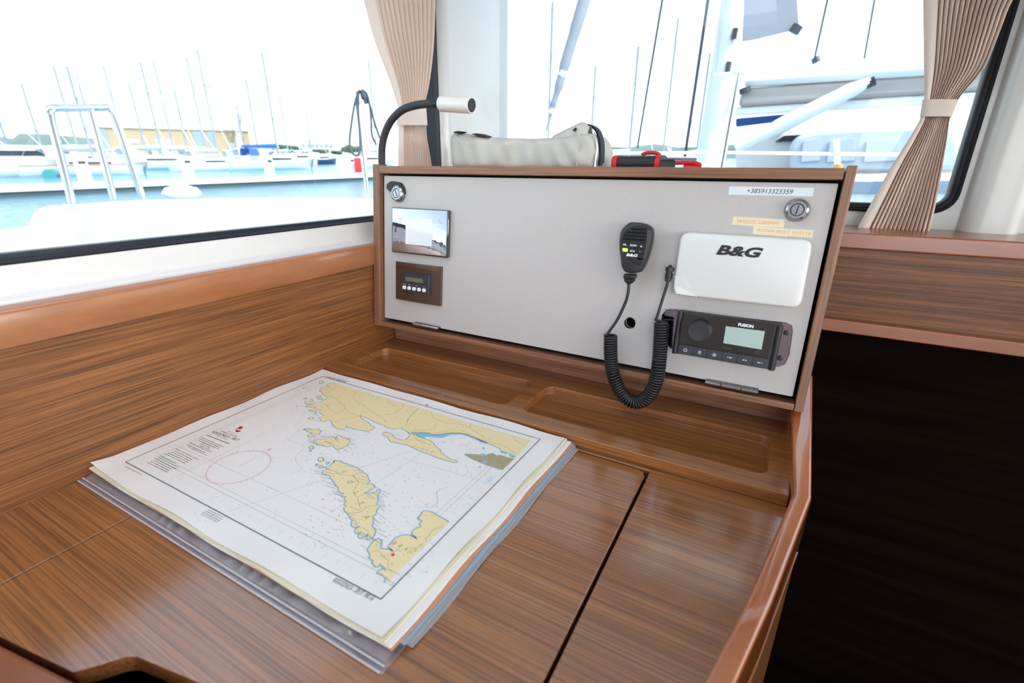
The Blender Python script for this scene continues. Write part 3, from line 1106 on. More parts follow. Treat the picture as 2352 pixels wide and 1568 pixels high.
mesh_obj('radio_body', MB().pillow(offset_poly(outl, .006), [(0, 0), (.005, 0)]), 'black_plastic', vr, True)

# ---- stereo
sr = thing('boat_stereo', 'black boat stereo with round volume knob and small screen', 'stereo', at_panel(1672, 782))
L = Loc(sr)
bk = [L(*q, .002) for q in ((1522, 713), (1821, 744), (1807, 848), (1520, 800))]
plate = [L(*q, .002) for q in ((1520, 722), (1530, 711), (1545, 710), (1806, 741), (1819, 747), (1821, 760), (1813, 815), (1803, 836), (1788, 842), (1540, 800), (1516, 770))]
bp_ = mesh_obj('mount_plate', MB().pillow(plate, [(0, 0), (.0022, 0), (.0030, .0008)]), 'purple_chrome', sr, True)
for q in ((1806, 764), (1792, 822)):
    c = L(*q, .003)
    s_ = mesh_obj('screw', MB().lathe([(.0042, .0028), (.0042, .0042), (.0030, .0050), (0, .0050)], 20, M.Translation((c[0], c[1], 0))), 'slate_plastic', bp_, True)
    m_ = MB()
    for a in (.78, 2.35):
        ca, sa = math.cos(a) * .0026, math.sin(a) * .0026
        m_.ribbon([(c[0] - ca, c[1] - sa), (c[0] + ca, c[1] + sa)], .0010, lambda x, y: (x, y, .0052))
    mesh_obj('screw_cross', m_, 'ink_black', s_, True, smooth=0)
HB = .026
bo = [L(*q, HB) for q in ((1556, 716), (1800, 746), (1781, 851), (1541, 812))]
x0 = (bo[0][0] + bo[3][0]) / 2; x1 = (bo[1][0] + bo[2][0]) / 2; y0 = (bo[2][1] + bo[3][1]) / 2; y1 = (bo[0][1] + bo[1][1]) / 2
print('stereo', x0, x1, y0, y1)
W, Hh = x1 - x0, y1 - y0
body = mesh_obj('housing', MB().pillow(round_rect(x0, x1, y0, y1, .003, 3), [(.002, 0), (HB - .005, 0), (HB - .0030, .0005)]), 'black_plastic', sr, True)
for a, b in ((0, .062), (.938, 1)):
    m_ = MB()
    rings = []
    for k in range(9):
        an = PI * k / 8
        rings.append([(x0 + W * lerp(a, b, .5 - .5 * math.cos(an)), y, HB - .006 + .007 * math.sin(an)) for y in (y0, y1)])
    m_.rings(rings, False, False)
    m_.add([r[0] for r in rings], [tuple(range(9))]); m_.add([r[1] for r in rings], [tuple(range(9))])
    mesh_obj('end_bar', m_, 'black_plastic', body, True, smooth=60)
fs = .245
mesh_obj('glass_front', MB().box(x0 + W * .066, x1 - W * .066, y0 + Hh * fs, y1 - .001, HB - .006, HB - .0018), 'black_gloss', sr, True, bevel=.0006)
bw = W * .868 / 6
for k in range(6):
    bx0 = x0 + W * .066 + bw * k
    mesh_obj('key', MB().box(bx0 + .0001, bx0 + bw - .0001, y0 + .001, y0 + Hh * fs - .0004, HB - .006, HB - .0012), 'slate_plastic', sr, True, bevel=.0004, seg=1)
zk = lambda x, y: (x, y, HB - .0009)
m_ = MB()
kc = [x0 + W * .066 + bw * (k + .5) for k in range(6)]
ky = y0 + Hh * fs * .52
pw = [(kc[0] + .0026 * math.sin(a), ky + .0026 * math.cos(a)) for a in [math.radians(d) for d in range(35, 330, 20)]]
m_.ribbon(pw, .0007, zk)
m_.ribbon([(kc[0], ky + .0032), (kc[0], ky + .0002)], .0007, zk)
for k in range(4):
    m_.ribbon([(kc[1] - .0024, ky + .0021 - k * .0014), (kc[1] + .0024, ky + .0021 - k * .0014)], .0006, zk)
m_.ribbon([(kc[2] + .0024 * math.cos(a), ky + .0024 * math.sin(a)) for a in [math.radians(d) for d in range(-140, 145, 20)]], .0007, zk)
m_.ribbon([(kc[2] - .0040, ky), (kc[2] + .0006, ky)], .0007, zk)
m_.add([zk(kc[2], ky + .0013), zk(kc[2], ky - .0013), zk(kc[2] + .0016, ky)], [(0, 1, 2)])


def tri(cx, w, s):
    m_.add([zk(cx - s * w / 2, ky + .0012), zk(cx - s * w / 2, ky - .0012), zk(cx + s * w / 2, ky)], [(0, 1, 2)])


def bar(cx):
    m_.ribbon([(cx, ky - .0012), (cx, ky + .0012)], .0007, zk)


tri(kc[3] + .0002, .0024, -1); tri(kc[3] + .0026, .0024, -1); bar(kc[3] - .0024)
tri(kc[4] - .0014, .0026, 1); bar(kc[4] + .0012); bar(kc[4] + .0026)
tri(kc[5] - .0028, .0024, 1); tri(kc[5] - .0004, .0024, 1); bar(kc[5] + .0022)
mesh_obj('key_icons', m_, 'ink_white', sr, True, smooth=0)['kind'] = 'stuff'
kn = L(1605, 762, HB + .012)
kr = (L(1632, 763, HB + .012)[0] - L(1580, 760, HB + .012)[0]) / 2
mesh_obj('volume_knob', MB().lathe([(kr * 1.04, HB - .002), (kr * 1.02, HB + .010), (kr * .98, HB + .0125), (kr * .93, HB + .0130), (kr * .90, HB + .0122), (0, HB + .0110)], 40, M.Translation((kn[0], kn[1], 0))), 'dark_plastic', sr, True, smooth=40)
sg = [L(*q, HB) for q in ((1667, 749), (1757, 761), (1749, 803), (1661, 788))]
mesh_obj('screen', MB().prism(sg, HB - .0022, HB - .0014), 'lcd_green', sr, True)
t = MB()
fc_ = L(1713, 747.5, HB)
add_text(t, 'FUSION', fc_[0], fc_[1], width=L(1731, 750, HB)[0] - L(1696, 745, HB)[0], height=.0052, fn=zk, bold=.05)
mesh_obj('logo', t, 'ink_white', sr, True, smooth=0)
t = MB()
fc_ = L(1669, 799, HB)
add_text(t, 'Bluetooth', fc_[0], fc_[1], width=.012, fn=zk)
m_ = MB().rings([[(x, y, HB - .0012) for x, y in circle(L(1741, 809, HB)[0], L(1741, 809, HB)[1], r, 4)] for r in (.0036, .0030)], True, False)
t.v += [V(p) for p in m_.v]; t.f += [tuple(i + len(t.v) - len(m_.v) for i in f) for f in m_.f]
mesh_obj('small_marks', t, 'ink_grey', sr, True, smooth=0)['kind'] = 'stuff'

# ---- hand microphone with coiled cord
mic = thing('hand_microphone', 'black handheld radio microphone hanging on a coiled black cord', 'microphone', at_panel(1460, 575))
L = Loc(mic)
cm = lambda u, v: (1395 + u / 7.465, 490 + v / 7.465)
MD = .036
out = [(380, 145), (560, 155), (700, 185), (785, 240), (812, 300), (805, 420), (775, 560), (725, 720), (665, 850), (620, 940), (570, 1000), (520, 1022), (400, 1030), (290, 1010), (250, 960), (225, 900), (212, 760), (192, 620), (188, 480), (205, 340), (235, 270), (300, 200)]
# the side wall shows on the right, so the front outline is narrower there
front = [(u if u < 500 else 500 + (u - 500) * .84, v) for u, v in out]
fo = [L(*cm(u, v), MD) for u, v in front]
fo = round_poly(fo, .004, 2)
mesh_obj('body', MB().pillow(fo, [(.012, .003), (.016, .0), (MD - .006, 0), (MD - .002, .0015), (MD, .004)]), 'dark_plastic', mic, True, smooth=60)
face_o = [(430, 222), (540, 198), (650, 212), (690, 260), (695, 350), (680, 500), (655, 650), (620, 780), (590, 900), (540, 890), (430, 840), (330, 740), (255, 600), (228, 480), (262, 350), (330, 270)]
mf = mesh_obj('front_plate', MB().pillow(round_poly([L(*cm(*q), MD) for q in face_o], .003, 2), [(MD - .002, 0), (MD + .0002, 0), (MD + .0008, .0008)]), 'black_plastic', mic, True)
zz = MD + .0009
for a, b, c, d in (((415, 255), (665, 268), (660, 282), (398, 275)), ((340, 308), (680, 335), (676, 350), (325, 330)), ((290, 365), (670, 393), (666, 408), (282, 388)), ((258, 422), (660, 452), (656, 468), (262, 445))):
    mesh_obj('grille_slot', MB().prism([L(*cm(*q), zz) for q in (a, b, c, d)], zz - .0006, zz + .0001), 'gap_black', mf, True)
    mesh_obj('grille_bar', MB().prism([L(*cm(q[0] + 4, q[1] + 20), zz) for q in (a, b, c, d)], zz - .0006, zz + .0012), 'black_plastic', mf, True, bevel=.0004, seg=1)
for (u0, v0, u1, v1), word, m__ in (((245, 492, 365, 570), 'H/L', 'black_plastic'), ((390, 510, 510, 580), 'SCAN', 'black_plastic'), ((530, 525, 640, 600), '+', 'black_plastic'),
                                    ((260, 590, 355, 656), '', 'key_green'), ((375, 605, 495, 680), '3CH', 'black_plastic'), ((515, 615, 615, 692), '-', 'black_plastic')):
    q = [L(*cm(u0, v0), zz), L(*cm(u1, v0 + 8), zz), L(*cm(u1 - 6, v1 + 4), zz), L(*cm(u0 + 4, v1 - 4), zz)]
    kb = mesh_obj('key', MB().pillow(round_poly(q, .002, 3), [(zz - .0005, 0), (zz + .0012, 0), (zz + .0018, .0005)]), m__, mf, True)
    if word:
        t = MB()
        cx = sum(p[0] for p in q) / 4; cy = sum(p[1] for p in q) / 4
        add_text(t, word, cx, cy, height=.0032 if word not in '+-' else (.0032 if word == '+' else .0009), fn=lambda x, y: (x, y, zz + .0020), bold=.03)
        mesh_obj('lettering', t, 'ink_white', kb, True, smooth=0)
t = MB()
lc2 = L(*cm(424, 716), zz)
add_text(t, 'B&G', lc2[0], lc2[1], width=.0185, height=.0050, fn=lambda x, y: (x + (y - lc2[1]) * .3, y, zz + .0002), bold=.05)
mesh_obj('logo', t, 'ink_white', mf, True, smooth=0)
m_ = MB().prism([L(*cm(*q), zz) for q in ((510, 760), (600, 765), (625, 790), (560, 800), (520, 785))], zz - .0006, zz + .0001)
mesh_obj('mic_port', m_, 'gap_black', mf, True)
zc = .024
for k, (v0, v1, hw0, hw1) in enumerate(((1030, 1045, 90, 90), (1045, 1110, 108, 100), (1112, 1128, 80, 80), (1128, 1170, 92, 70), (1170, 1200, 60, 36))):
    m_ = MB()
    uc = 398 - (v0 - 1030) * .12
    a = L(*cm(uc - hw0, v0), zc); b = L(*cm(uc + hw0, v0 + 8), zc); c = L(*cm(uc + hw1 - 6, v1 + 8), zc); d = L(*cm(uc - hw1 - 6, v1), zc)
    m_.prism([a, b, c, d], zc - .007, zc + .007)
    mesh_obj('strain_relief', m_, 'black_plastic', mic, True, bevel=.0015)
# cord: straight lead, coil, straight lead to the radio plug
ck = lambda u, v: (1300 + u / 3.563, 680 + v / 3.563)


def L3(px, py, z):
    a = L(px, py, z)
    return V((a[0], a[1], z))


lead1 = [L3(*cm(370, 1190), .024), L3(1443, 670, .024), L3(1437, 693, .024), L3(1420, 730, .025), L3(1402, 757, .027), L3(1392, 770, .030)]
coil_px = [(365, 320), (365, 450), (372, 560), (392, 660), (430, 750), (490, 832), (565, 868), (640, 848), (700, 780), (738, 690), (758, 580), (768, 470), (776, 350), (782, 215)]
ctr = smooth_path([L3(*ck(u, v), .030 if 2 < i < 11 else .027) for i, (u, v) in enumerate(coil_px)], 40)
lead2 = [L3(1508, 735, .030), L3(1509, 728, .030), L3(1514, 712, .026), L3(1524, 680, .022), L3(1533, 650, .020), L3(1536, 632, .018)]
# arc-length helix
seg = [(ctr[i + 1] - ctr[i]).length for i in range(len(ctr) - 1)]
tot = sum(seg)
pitch, cr, wr = .0047, .0108, .00225
turns = tot / pitch
helix = []
N = int(turns * 12)
cum = [0]
for s in seg:
    cum.append(cum[-1] + s)
u_ = V((1, 0, 0))
j = 0
for i in range(N + 1):
    s = tot * i / N
    while j < len(seg) - 1 and cum[j + 1] < s:
        j += 1
    k = (s - cum[j]) / seg[j]
    p = ctr[j].lerp(ctr[j + 1], k)
    t = (ctr[min(j + 2, len(ctr) - 1)] - ctr[max(j - 1, 0)]).normalized()
    u_ = (u_ - t * u_.dot(t)).normalized()
    w_ = t.cross(u_)
    a = 2 * PI * turns * i / N + PI
    helix.append(p + (u_ * math.cos(a) + w_ * math.sin(a)) * cr)
mesh_obj('coiled_cord', MB().tube(helix, wr, 6), 'black_plastic', mic, True, smooth=80)
mesh_obj('lead', MB().tube(smooth_path(lead1 + [helix[0]], 8), .0026, 8), 'black_plastic', mic, True, smooth=80)
mesh_obj('lead', MB().tube(smooth_path([helix[-1]] + lead2, 8), .0026, 8), 'black_plastic', mic, True, smooth=80)
plug = [L3(1533.5, 646, .018), L3(1536, 632, .018), L3(1538, 618, .018), L3(1544, 613, .018)]
m_ = MB().tube(smooth_path(plug, 5), .0050, 12)
m_.tube([L3(1535, 640, .018), L3(1537, 627, .018)], .0062, 12)
m_.tube([L3(1538, 622, .018), L3(1539, 614, .018)], .0072, 14)
mesh_obj('plug', m_, 'black_plastic', mic, True, smooth=50)

# ================================================================== CHARTS
ZC = .0160                       # top sheet above the table
sheet = [p2(740, 848, ZC), p2(1297, 1004.6, ZC), p2(877, 1463, ZC), p2(207, 1070, ZC)]      # TL, TR, BR, BL
print('sheet', sheet)
sTL, sTR, sBR, sBL = [V(p) for p in sheet]
sTL.x = max(sTL.x, XW + .002); sBL.x = max(sBL.x, XW + .002)


def sheet_pt(s, t):
    """s 0..1 left to right, t 0..1 near to far"""
    return sBL.lerp(sBR, s).lerp(sTL.lerp(sTR, s), t)


def paper_z(s, t, amp=1.0):
    """flat in the printed middle, slightly wavy in the margins"""
    e = max(0, .055 - min(s, 1 - s)) / .055
    g = max(0, .06 - min(t, 1 - t)) / .06
    z = .0011 * e * math.sin(t * 19 + (0 if s < .5 else 2)) + .0010 * g * math.sin(s * 21 + t * 3)
    z += .006 * max(0, 1 - s / .06) * max(0, 1 - t / .07)
    return ZC + amp * z


def sheet_mesh(grow, z_off, nx=44, ny=34, amp=1.0, thick=.0003, shift=(0, 0)):
    m_ = MB()
    top, bot = [], []
    for j in range(ny + 1):
        for i in range(nx + 1):
            s = i / nx; t = j / ny
            ss = -grow[0] + s * (1 + grow[0] + grow[1]); tt = -grow[2] + t * (1 + grow[2] + grow[3])
            q = sheet_pt(ss, tt)
            wav = .0012 * math.sin(t * 15 + shift[0]) * max(0, 1 - min(s, 1 - s) / .05) if amp else 0
            wv2 = .0012 * math.sin(s * 17 + shift[1]) * max(0, 1 - min(t, 1 - t) / .05) if amp else 0
            z = paper_z(s, t, amp) + z_off
            top.append((max(q.x + wav, XW + .0008), min(q.y + wv2, YT - .0006), z)); bot.append((max(q.x + wav, XW + .0008), min(q.y + wv2, YT - .0006), z - thick))
    n = nx + 1
    fs = [(j * n + i, j * n + i + 1, (j + 1) * n + i + 1, (j + 1) * n + i) for j in range(ny) for i in range(nx)]
    m_.add(top, fs); m_.add(bot, [tuple(reversed(f)) for f in fs])
    k = len(top)
    o = 0
    edge = [i for i in range(n)] + [j * n + nx for j in range(1, ny + 1)] + [ny * n + i for i in range(nx - 1, -1, -1)] + [j * n for j in range(ny - 1, 0, -1)]
    m_.f += [(edge[i], edge[(i + 1) % len(edge)], edge[(i + 1) % len(edge)] + k, edge[i] + k) for i in range(len(edge))]
    return m_


# clear vinyl folder with the other sheets under the open chart
fo_ = thing('chart_folder', 'clear vinyl folder holding a stack of folded charts', 'folder', (sBL.x + .3, sBL.y + .2, 0))
flat = [p2(172, 1100, .001), p2(876, 1549, .001), p2(1322, 1024, .001), p2(745, 856, .001)]
vq = [V(p) for p in flat]
vq[0].x = XW + .001; vq[3].x = XW + .001; vq[3].y = YT - .001; vq[2].y = min(vq[2].y, YT - .001)


def vinyl(q, z0, z1, wig=0.0):
    n = 40
    m_ = MB()
    top, bot = [], []
    rows = []
    for j in range(7):
        t = j / 6
        row = []
        for i in range(n + 1):
            s = i / n
            p = q[0].lerp(q[1], s).lerp(q[3].lerp(q[2], s), t)
            z = z1 - .0 + wig * math.sin(s * 120 + 6 * math.sin(s * 31)) * max(0, 1 - abs(t - .05) / .09)
            row.append((p.x, p.y, z))
        rows.append(row)
    vs = [p for r in rows for p in r]
    n1 = n + 1
    fs = [(j * n1 + i, j * n1 + i + 1, (j + 1) * n1 + i + 1, (j + 1) * n1 + i) for j in range(6) for i in range(n)]
    k = len(vs)
    m_.add(vs, fs)
    m_.add([(x, y, z0) for x, y, z in vs], [tuple(reversed(f)) for f in fs])
    edge = [i for i in range(n1)] + [j * n1 + n for j in range(1, 7)] + [6 * n1 + i for i in range(n - 1, -1, -1)] + [j * n1 for j in range(5, 0, -1)]
    m_.f += [(edge[i], edge[(i + 1) % len(edge)], edge[(i + 1) % len(edge)] + k, edge[i] + k) for i in range(len(edge))]
    return m_


mesh_obj('back_leaf', vinyl(vq, .0003, .0012), 'clear_vinyl', fo_, smooth=60)
# front leaf: rippled strip sticking out in front of the sheets
strip_q = [vq[0] + V((.004, .008)), vq[1] + V((-.004, .009)), vq[1].lerp(vq[2], .105), vq[0].lerp(vq[3], .115)]
m_ = MB()
n = 220
va, vb = [], []
for i in range(n + 1):
    s = i / n
    a = strip_q[0].lerp(strip_q[1], s); b = strip_q[3].lerp(strip_q[2], s)
    rip = .0020 * math.sin(s * 118 + 4 * math.sin(s * 19)) * min(1, max(0, s - .12) * 4) * (1 if s < .93 else .3)
    va.append([(lerp(a.x, b.x, t), lerp(a.y, b.y, t), lerp(.0032, .0110, t) + rip * math.sin(PI * min(1, t * 1.3))) for t in (0, .12, .3, .5, .7, .9, 1)])
m_.rings(va, False, False)
mesh_obj('front_leaf', m_, 'clear_vinyl', fo_, smooth=80)
m_ = MB()
for o_, zz in ((0, .0020), (.006, .0030)):
    m_.tube([(vq[0].x + .002, vq[0].y + o_, zz), (vq[1].x - .002, vq[1].y + o_, zz)], .0011, 6)
mesh_obj('welded_seam', m_, 'vinyl_weld', fo_, smooth=60)
# frayed vinyl corner at the far right
m_ = MB()
cR = p2(1318, 1014, .010)
for k in range(14):
    a = -.5 + .9 * random.random()
    l = .006 + .006 * random.random()
    x, y = cR[0] - .006 * random.random(), cR[1] - .004 * random.random()
    m_.ribbon([(x, y), (x + l * math.cos(a), y + l * .6 * math.sin(a))], .0010, lambda x, y, h=.004 + .0095 * random.random(): (x, y, h))
o_ = mesh_obj('frayed_edge', m_, 'clear_vinyl', fo_, smooth=0)
o_['kind'] = 'stuff'
# stacked sheets (their coloured edges show on the right and in front)
for k, (name_, m__, gr, dz) in enumerate((('folded_sheet', 'paper_grey', (-.01, .042, -.035, 0), -.0135), ('folded_sheet', 'paper_grey', (-.01, .037, -.030, 0), -.0112), ('folded_sheet', 'paper_blue', (-.02, .033, -.020, 0), -.0088),
                                          ('folded_sheet', 'paper_orange', (-.02, .026, .002, 0), -.0064), ('folded_sheet', 'paper_white', (-.015, .020, .006, 0), -.0042), ('folded_sheet', 'paper_cream', (-.012, .009, .007, 0), -.0014))):
    mesh_obj(name_, sheet_mesh(gr, dz, 30, 22, .6, .0019 if k < 5 else .0022, (k * 1.7, k * 2.1)), m__, fo_, smooth=60)

ch = thing('nautical_chart', 'open nautical chart with yellow coastline and islands on the folder', 'chart', (sBL.x + .3, sBL.y + .2, .012))
mesh_obj('sheet', sheet_mesh((0, 0, 0, 0), 0, 60, 46, 1.0, .0003, (.5, 1.2)), 'paper', ch, smooth=60)
ZP = ZC + .0002
ink = lambda h: (lambda x, y: (x, y, ZP + h))
P = lambda px, py: p2(px, py, ZC)
cA = lambda u, v: P(640 + u / 6.533, 850 + v / 6.533)
cB = lambda u, v: P(900 + u / 5.6, 900 + v / 5.6)
cC = lambda u, v: P(690 + u / 6.533, 1030 + v / 6.533)
cD = lambda u, v: P(760 + u / 7.127, 1160 + v / 7.127)
cE = lambda u, v: P(270 + u / 6.357, 960 + v / 6.357)

main = [cA(*q) for q in ((860, 200), (760, 195), (725, 210), (730, 230), (755, 240), (750, 265), (720, 245), (660, 255), (625, 290), (615, 310), (650, 325), (655, 350), (675, 368), (740, 400), (780, 380), (825, 405), (720, 415), (670, 450),
                         (655, 480), (540, 490), (520, 470), (490, 430), (470, 440), (485, 475), (400, 465), (395, 500), (440, 515), (480, 505), (520, 510), (400, 540), (404, 550), (470, 550), (545, 555), (570, 570), (470, 595), (460, 620), (520, 620),
                         (600, 600), (650, 590), (610, 630), (650, 660), (690, 685), (640, 700), (575, 725), (625, 730), (640, 765), (700, 770), (775, 740), (800, 800), (830, 850), (900, 885), (960, 890), (1020, 870), (1010, 815), (1040, 860), (1100, 870),
                         (1150, 885), (1300, 915), (1370, 910), (1430, 870), (1440, 855), (1380, 830), (1350, 790), (1280, 750), (1220, 700), (1270, 690), (1300, 705), (1370, 740), (1450, 780), (1550, 820), (1590, 830), (1600, 850), (1720, 880),
                         (1830, 870), (1900, 900), (1960, 945), (2000, 940))]
main += [cB(*q) for q in ((300, 525), (450, 530), (540, 555), (620, 550), (700, 535), (850, 530), (960, 545), (1060, 590), (1140, 630), (1230, 660), (1310, 690), (1400, 730), (1400, 760), (1480, 780), (1550, 800), (1600, 838))]
ncoast = len(main)
main += [cB(*q) for q in ((1790, 625), (1600, 570), (1000, 400), (350, 200))] + [cA(*q) for q in ((2110, 560), (1520, 395), (1110, 275))]
ciovo = [cA(*q) for q in ((1575, 935), (1620, 935), (1700, 960), (1740, 1010), (1830, 1050), (1900, 1050), (1960, 1000), (1975, 960))]
ciovo += [cB(*q) for q in ((260, 545), (330, 562), (400, 600), (480, 620), (540, 660), (565, 700), (620, 745), (640, 790), (700, 830), (750, 870), (830, 885), (845, 905), (800, 910), (700, 880), (600, 850), (450, 790), (330, 745), (220, 690), (190, 672))]
ciovo += [cA(*q) for q in ((1900, 1120), (1800, 1100), (1690, 1075), (1640, 1010), (1560, 970))]
split = [cB(*q) for q in ((935, 800), (1000, 800), (1130, 810), (1200, 830), (1240, 800), (1300, 790), (1340, 820), (1400, 815), (1500, 850), (1570, 860), (1590, 845), (1430, 1000), (1370, 985), (1260, 950), (1220, 940), (1130, 900), (1050, 870), (990, 835))]
drv1 = [cA(*q) for q in ((375, 895), (440, 870), (470, 885), (520, 900), (570, 885), (635, 915), (610, 960), (570, 965), (520, 985), (500, 1000), (440, 1000), (450, 975), (510, 955), (490, 935), (440, 925), (430, 900))]
drv2 = [cA(*q) for q in ((520, 1070), (580, 1045), (640, 1045), (710, 1030), (770, 1005), (830, 1010), (860, 1050), (890, 1045), (870, 1010), (880, 985), (920, 985), (950, 1010), (1020, 1015), (1065, 1055), (1050, 1100), (1020, 1140), (950, 1170), (900, 1185),
                         (850, 1180), (830, 1150), (830, 1125), (780, 1135), (730, 1150), (690, 1140), (670, 1125), (610, 1125), (580, 1105), (570, 1085))]
solta = [cC(*q) for q in ((500, 215), (520, 185), (600, 185), (620, 205), (720, 240), (830, 280), (900, 330), (960, 370), (1010, 420), (1020, 470), (1040, 490), (990, 530), (1000, 550), (1060, 530), (1100, 550), (1110, 585), (1070, 605), (1040, 615), (1030, 640),
                          (960, 660), (955, 675), (1030, 675), (1090, 675), (1140, 650), (1160, 615), (1185, 615), (1185, 660), (1150, 710), (1165, 760), (1160, 810), (1130, 830), (1150, 850), (1195, 870), (1150, 910), (1140, 960), (1120, 1000), (1080, 1015),
                          (1095, 1060), (1090, 1120), (1075, 1180), (1100, 1195), (1120, 1230), (1110, 1290), (1080, 1340), (1010, 1365), (1000, 1340), (1030, 1280), (1010, 1280), (960, 1320), (900, 1350), (870, 1320), (880, 1290), (930, 1240), (850, 1275),
                          (815, 1250), (830, 1210), (900, 1165), (870, 1165), (820, 1185), (770, 1160), (770, 1110), (780, 1080), (740, 1030), (700, 970), (660, 930), (655, 890), (700, 850), (660, 850), (690, 790), (660, 770), (680, 725), (620, 715), (660, 670),
                          (600, 665), (570, 620), (570, 580), (540, 560), (500, 500), (480, 470), (440, 440), (460, 410), (390, 400), (330, 365), (340, 330), (390, 325), (440, 310), (380, 290), (390, 270), (440, 270), (470, 240))]
brac = [cD(*q) for q in ((1500, 130), (1510, 100), (1580, 100), (1660, 120), (1720, 160), (1790, 200), (1870, 240), (1925, 278), (910, 1280), (880, 1270), (900, 1200), (860, 1150), (820, 1130), (760, 1110), (780, 1080), (850, 1050), (920, 1060), (880, 1025),
                         (850, 1000), (800, 960), (780, 1000), (730, 1010), (680, 940), (690, 900), (640, 870), (640, 790), (600, 730), (620, 700), (660, 640), (720, 570), (770, 550), (820, 580), (820, 640), (800, 690), (830, 720), (880, 720), (960, 730),
                         (1010, 770), (1020, 740), (940, 680), (990, 620), (1060, 540), (1130, 510), (1200, 490), (1300, 500), (1380, 540), (1410, 570), (1400, 520), (1340, 490), (1330, 440), (1350, 420), (1400, 380), (1470, 360), (1460, 300), (1500, 260),
                         (1440, 230), (1430, 215), (1480, 150))]
islets = []
for u, v, r, e in ((640, 180, 24, .8), (370, 265, 11, .8), (490, 1160, 28, .9), (632, 1340, 36, .85), (735, 1398, 14, .9), (640, 1450, 28, .5), (570, 1420, 14, .8), (485, 722, 38, .4), (600, 395, 30, .5), (622, 430, 34, .35), (400, 425, 16, .8), (555, 645, 16, .6), (480, 1208, 12, .5)):
    islets.append([cA(u + r * math.cos(a), v + r * e * math.sin(a)) for a in [2 * PI * k / 12 for k in range(12)]])


def jag(poly, amp=.0006):
    """small coastal irregularity"""
    res = []
    k = len(poly)
    for i in range(k):
        a, b = V(poly[i]), V(poly[(i + 1) % k])
        res.append((a.x, a.y))
        if (b - a).length > .006:
            for q in (.33, .66):
                m__ = a.lerp(b, q)
                res.append((m__.x + random.uniform(-amp, amp), m__.y + random.uniform(-amp, amp)))
    return res


solta, drv1, drv2, ciovo = jag(solta), jag(drv1), jag(drv2), jag(ciovo)


def land(poly, m_name, shore=True, closed=True):
    tri = geometry.tessellate_polygon([[V((x, y, 0)) for x, y in poly]])
    mesh_obj('printed_land', MB().add([ink(.00010)(x, y) for x, y in poly], [tuple(t) for t in tri]), m_name, ch, smooth=0)


def shore(line, w):
    mesh_obj('printed_shoals', MB().ribbon(line, w, ink(.00005)), 'chart_blue', ch, smooth=0)
    mesh_obj('printed_coast', MB().ribbon(line, .00045, ink(.00014)), 'ink_brown', ch, smooth=0)


bay = [cB(*q) for q in ((240, 525), (350, 580), (420, 605), (440, 575), (530, 582), (640, 592), (760, 552), (870, 546), (960, 562), (1050, 602), (1140, 645), (1225, 668), (1235, 655), (1060, 585), (960, 540), (850, 525), (700, 530), (620, 545), (540, 550), (450, 525), (300, 520))]
for poly, m_name, w in ((bay, 'chart_blue', 0), (main, 'chart_land', .0022), (ciovo, 'chart_land', .0026), (split, 'chart_town', .0022), (drv1, 'chart_land', .0030), (drv2, 'chart_land', .0028), (solta, 'chart_land', .0030), (brac, 'chart_land', .0034)):
    land(poly, m_name)
    if poly is bay:
        continue
    if poly is main:
        shore(main[:ncoast], w)
    elif poly is split:
        shore(split[:10], w); shore(split[11:] + [split[0]], w)
    elif poly is brac:
        shore(brac[9:] + brac[:8], w)
    else:
        shore(poly + [poly[0], poly[1]], w)
for poly in islets:
    land(poly, 'chart_land')
    shore(poly + poly[:2], .0026)
for poly, m_name in (([(1150, 790), (1210, 800), (1215, 825), (1160, 830), (1130, 815)], 'chart_blue'), ([(1140, 905), (1200, 885), (1225, 905), (1200, 930)], 'chart_blue'), ([(1400, 755), (1470, 775), (1480, 800), (1400, 780)], 'chart_blue'),
                     ([(1520, 800), (1590, 835), (1560, 850), (1500, 825)], 'chart_blue'), ([(1345, 1080), (1265, 1160), (1210, 1150), (1230, 1115)], 'chart_pale'), ([(1160, 715), (1200, 715), (1190, 740), (1165, 735)], 'chart_blue'), ([(620, 645), (700, 640), (690, 655), (640, 655)], 'chart_pale')):
    q = [cB(*k) for k in poly]
    mesh_obj('printed_shoals', MB().add([ink(.00016)(x, y) for x, y in q], [tuple(range(len(q)))]), m_name, ch, smooth=0)
# roads
roads = [[cA(*q) for q in r] for r in (((825, 405), (930, 490), (985, 540), (1010, 600), (1100, 660), (1220, 690)), ((720, 530), (800, 500), (930, 490)), ((690, 500), (760, 580), (850, 640), (950, 610), (1010, 570)), ((1220, 690), (1250, 640), (1350, 585), (1480, 680), (1560, 720), (1610, 790)),
                                       ((1350, 585), (1240, 510), (1120, 430), (1130, 370), (1180, 320)), ((1480, 680), (1700, 660), (1860, 560), (1880, 500), (1860, 510)), ((1920, 810), (1940, 720), (2040, 640), (2110, 560)), ((1520, 395), (1460, 440)), ((1640, 430), (1640, 480), (1760, 540)),
                                       ((840, 780), (920, 740), (1030, 730), (1220, 690)), ((640, 280), (740, 300), (800, 260), (900, 240)), ((740, 360), (780, 310), (880, 260), (1020, 290)), ((1990, 945), (2050, 880), (2200, 920)), ((2010, 960), (2090, 1060), (2200, 1060)))]
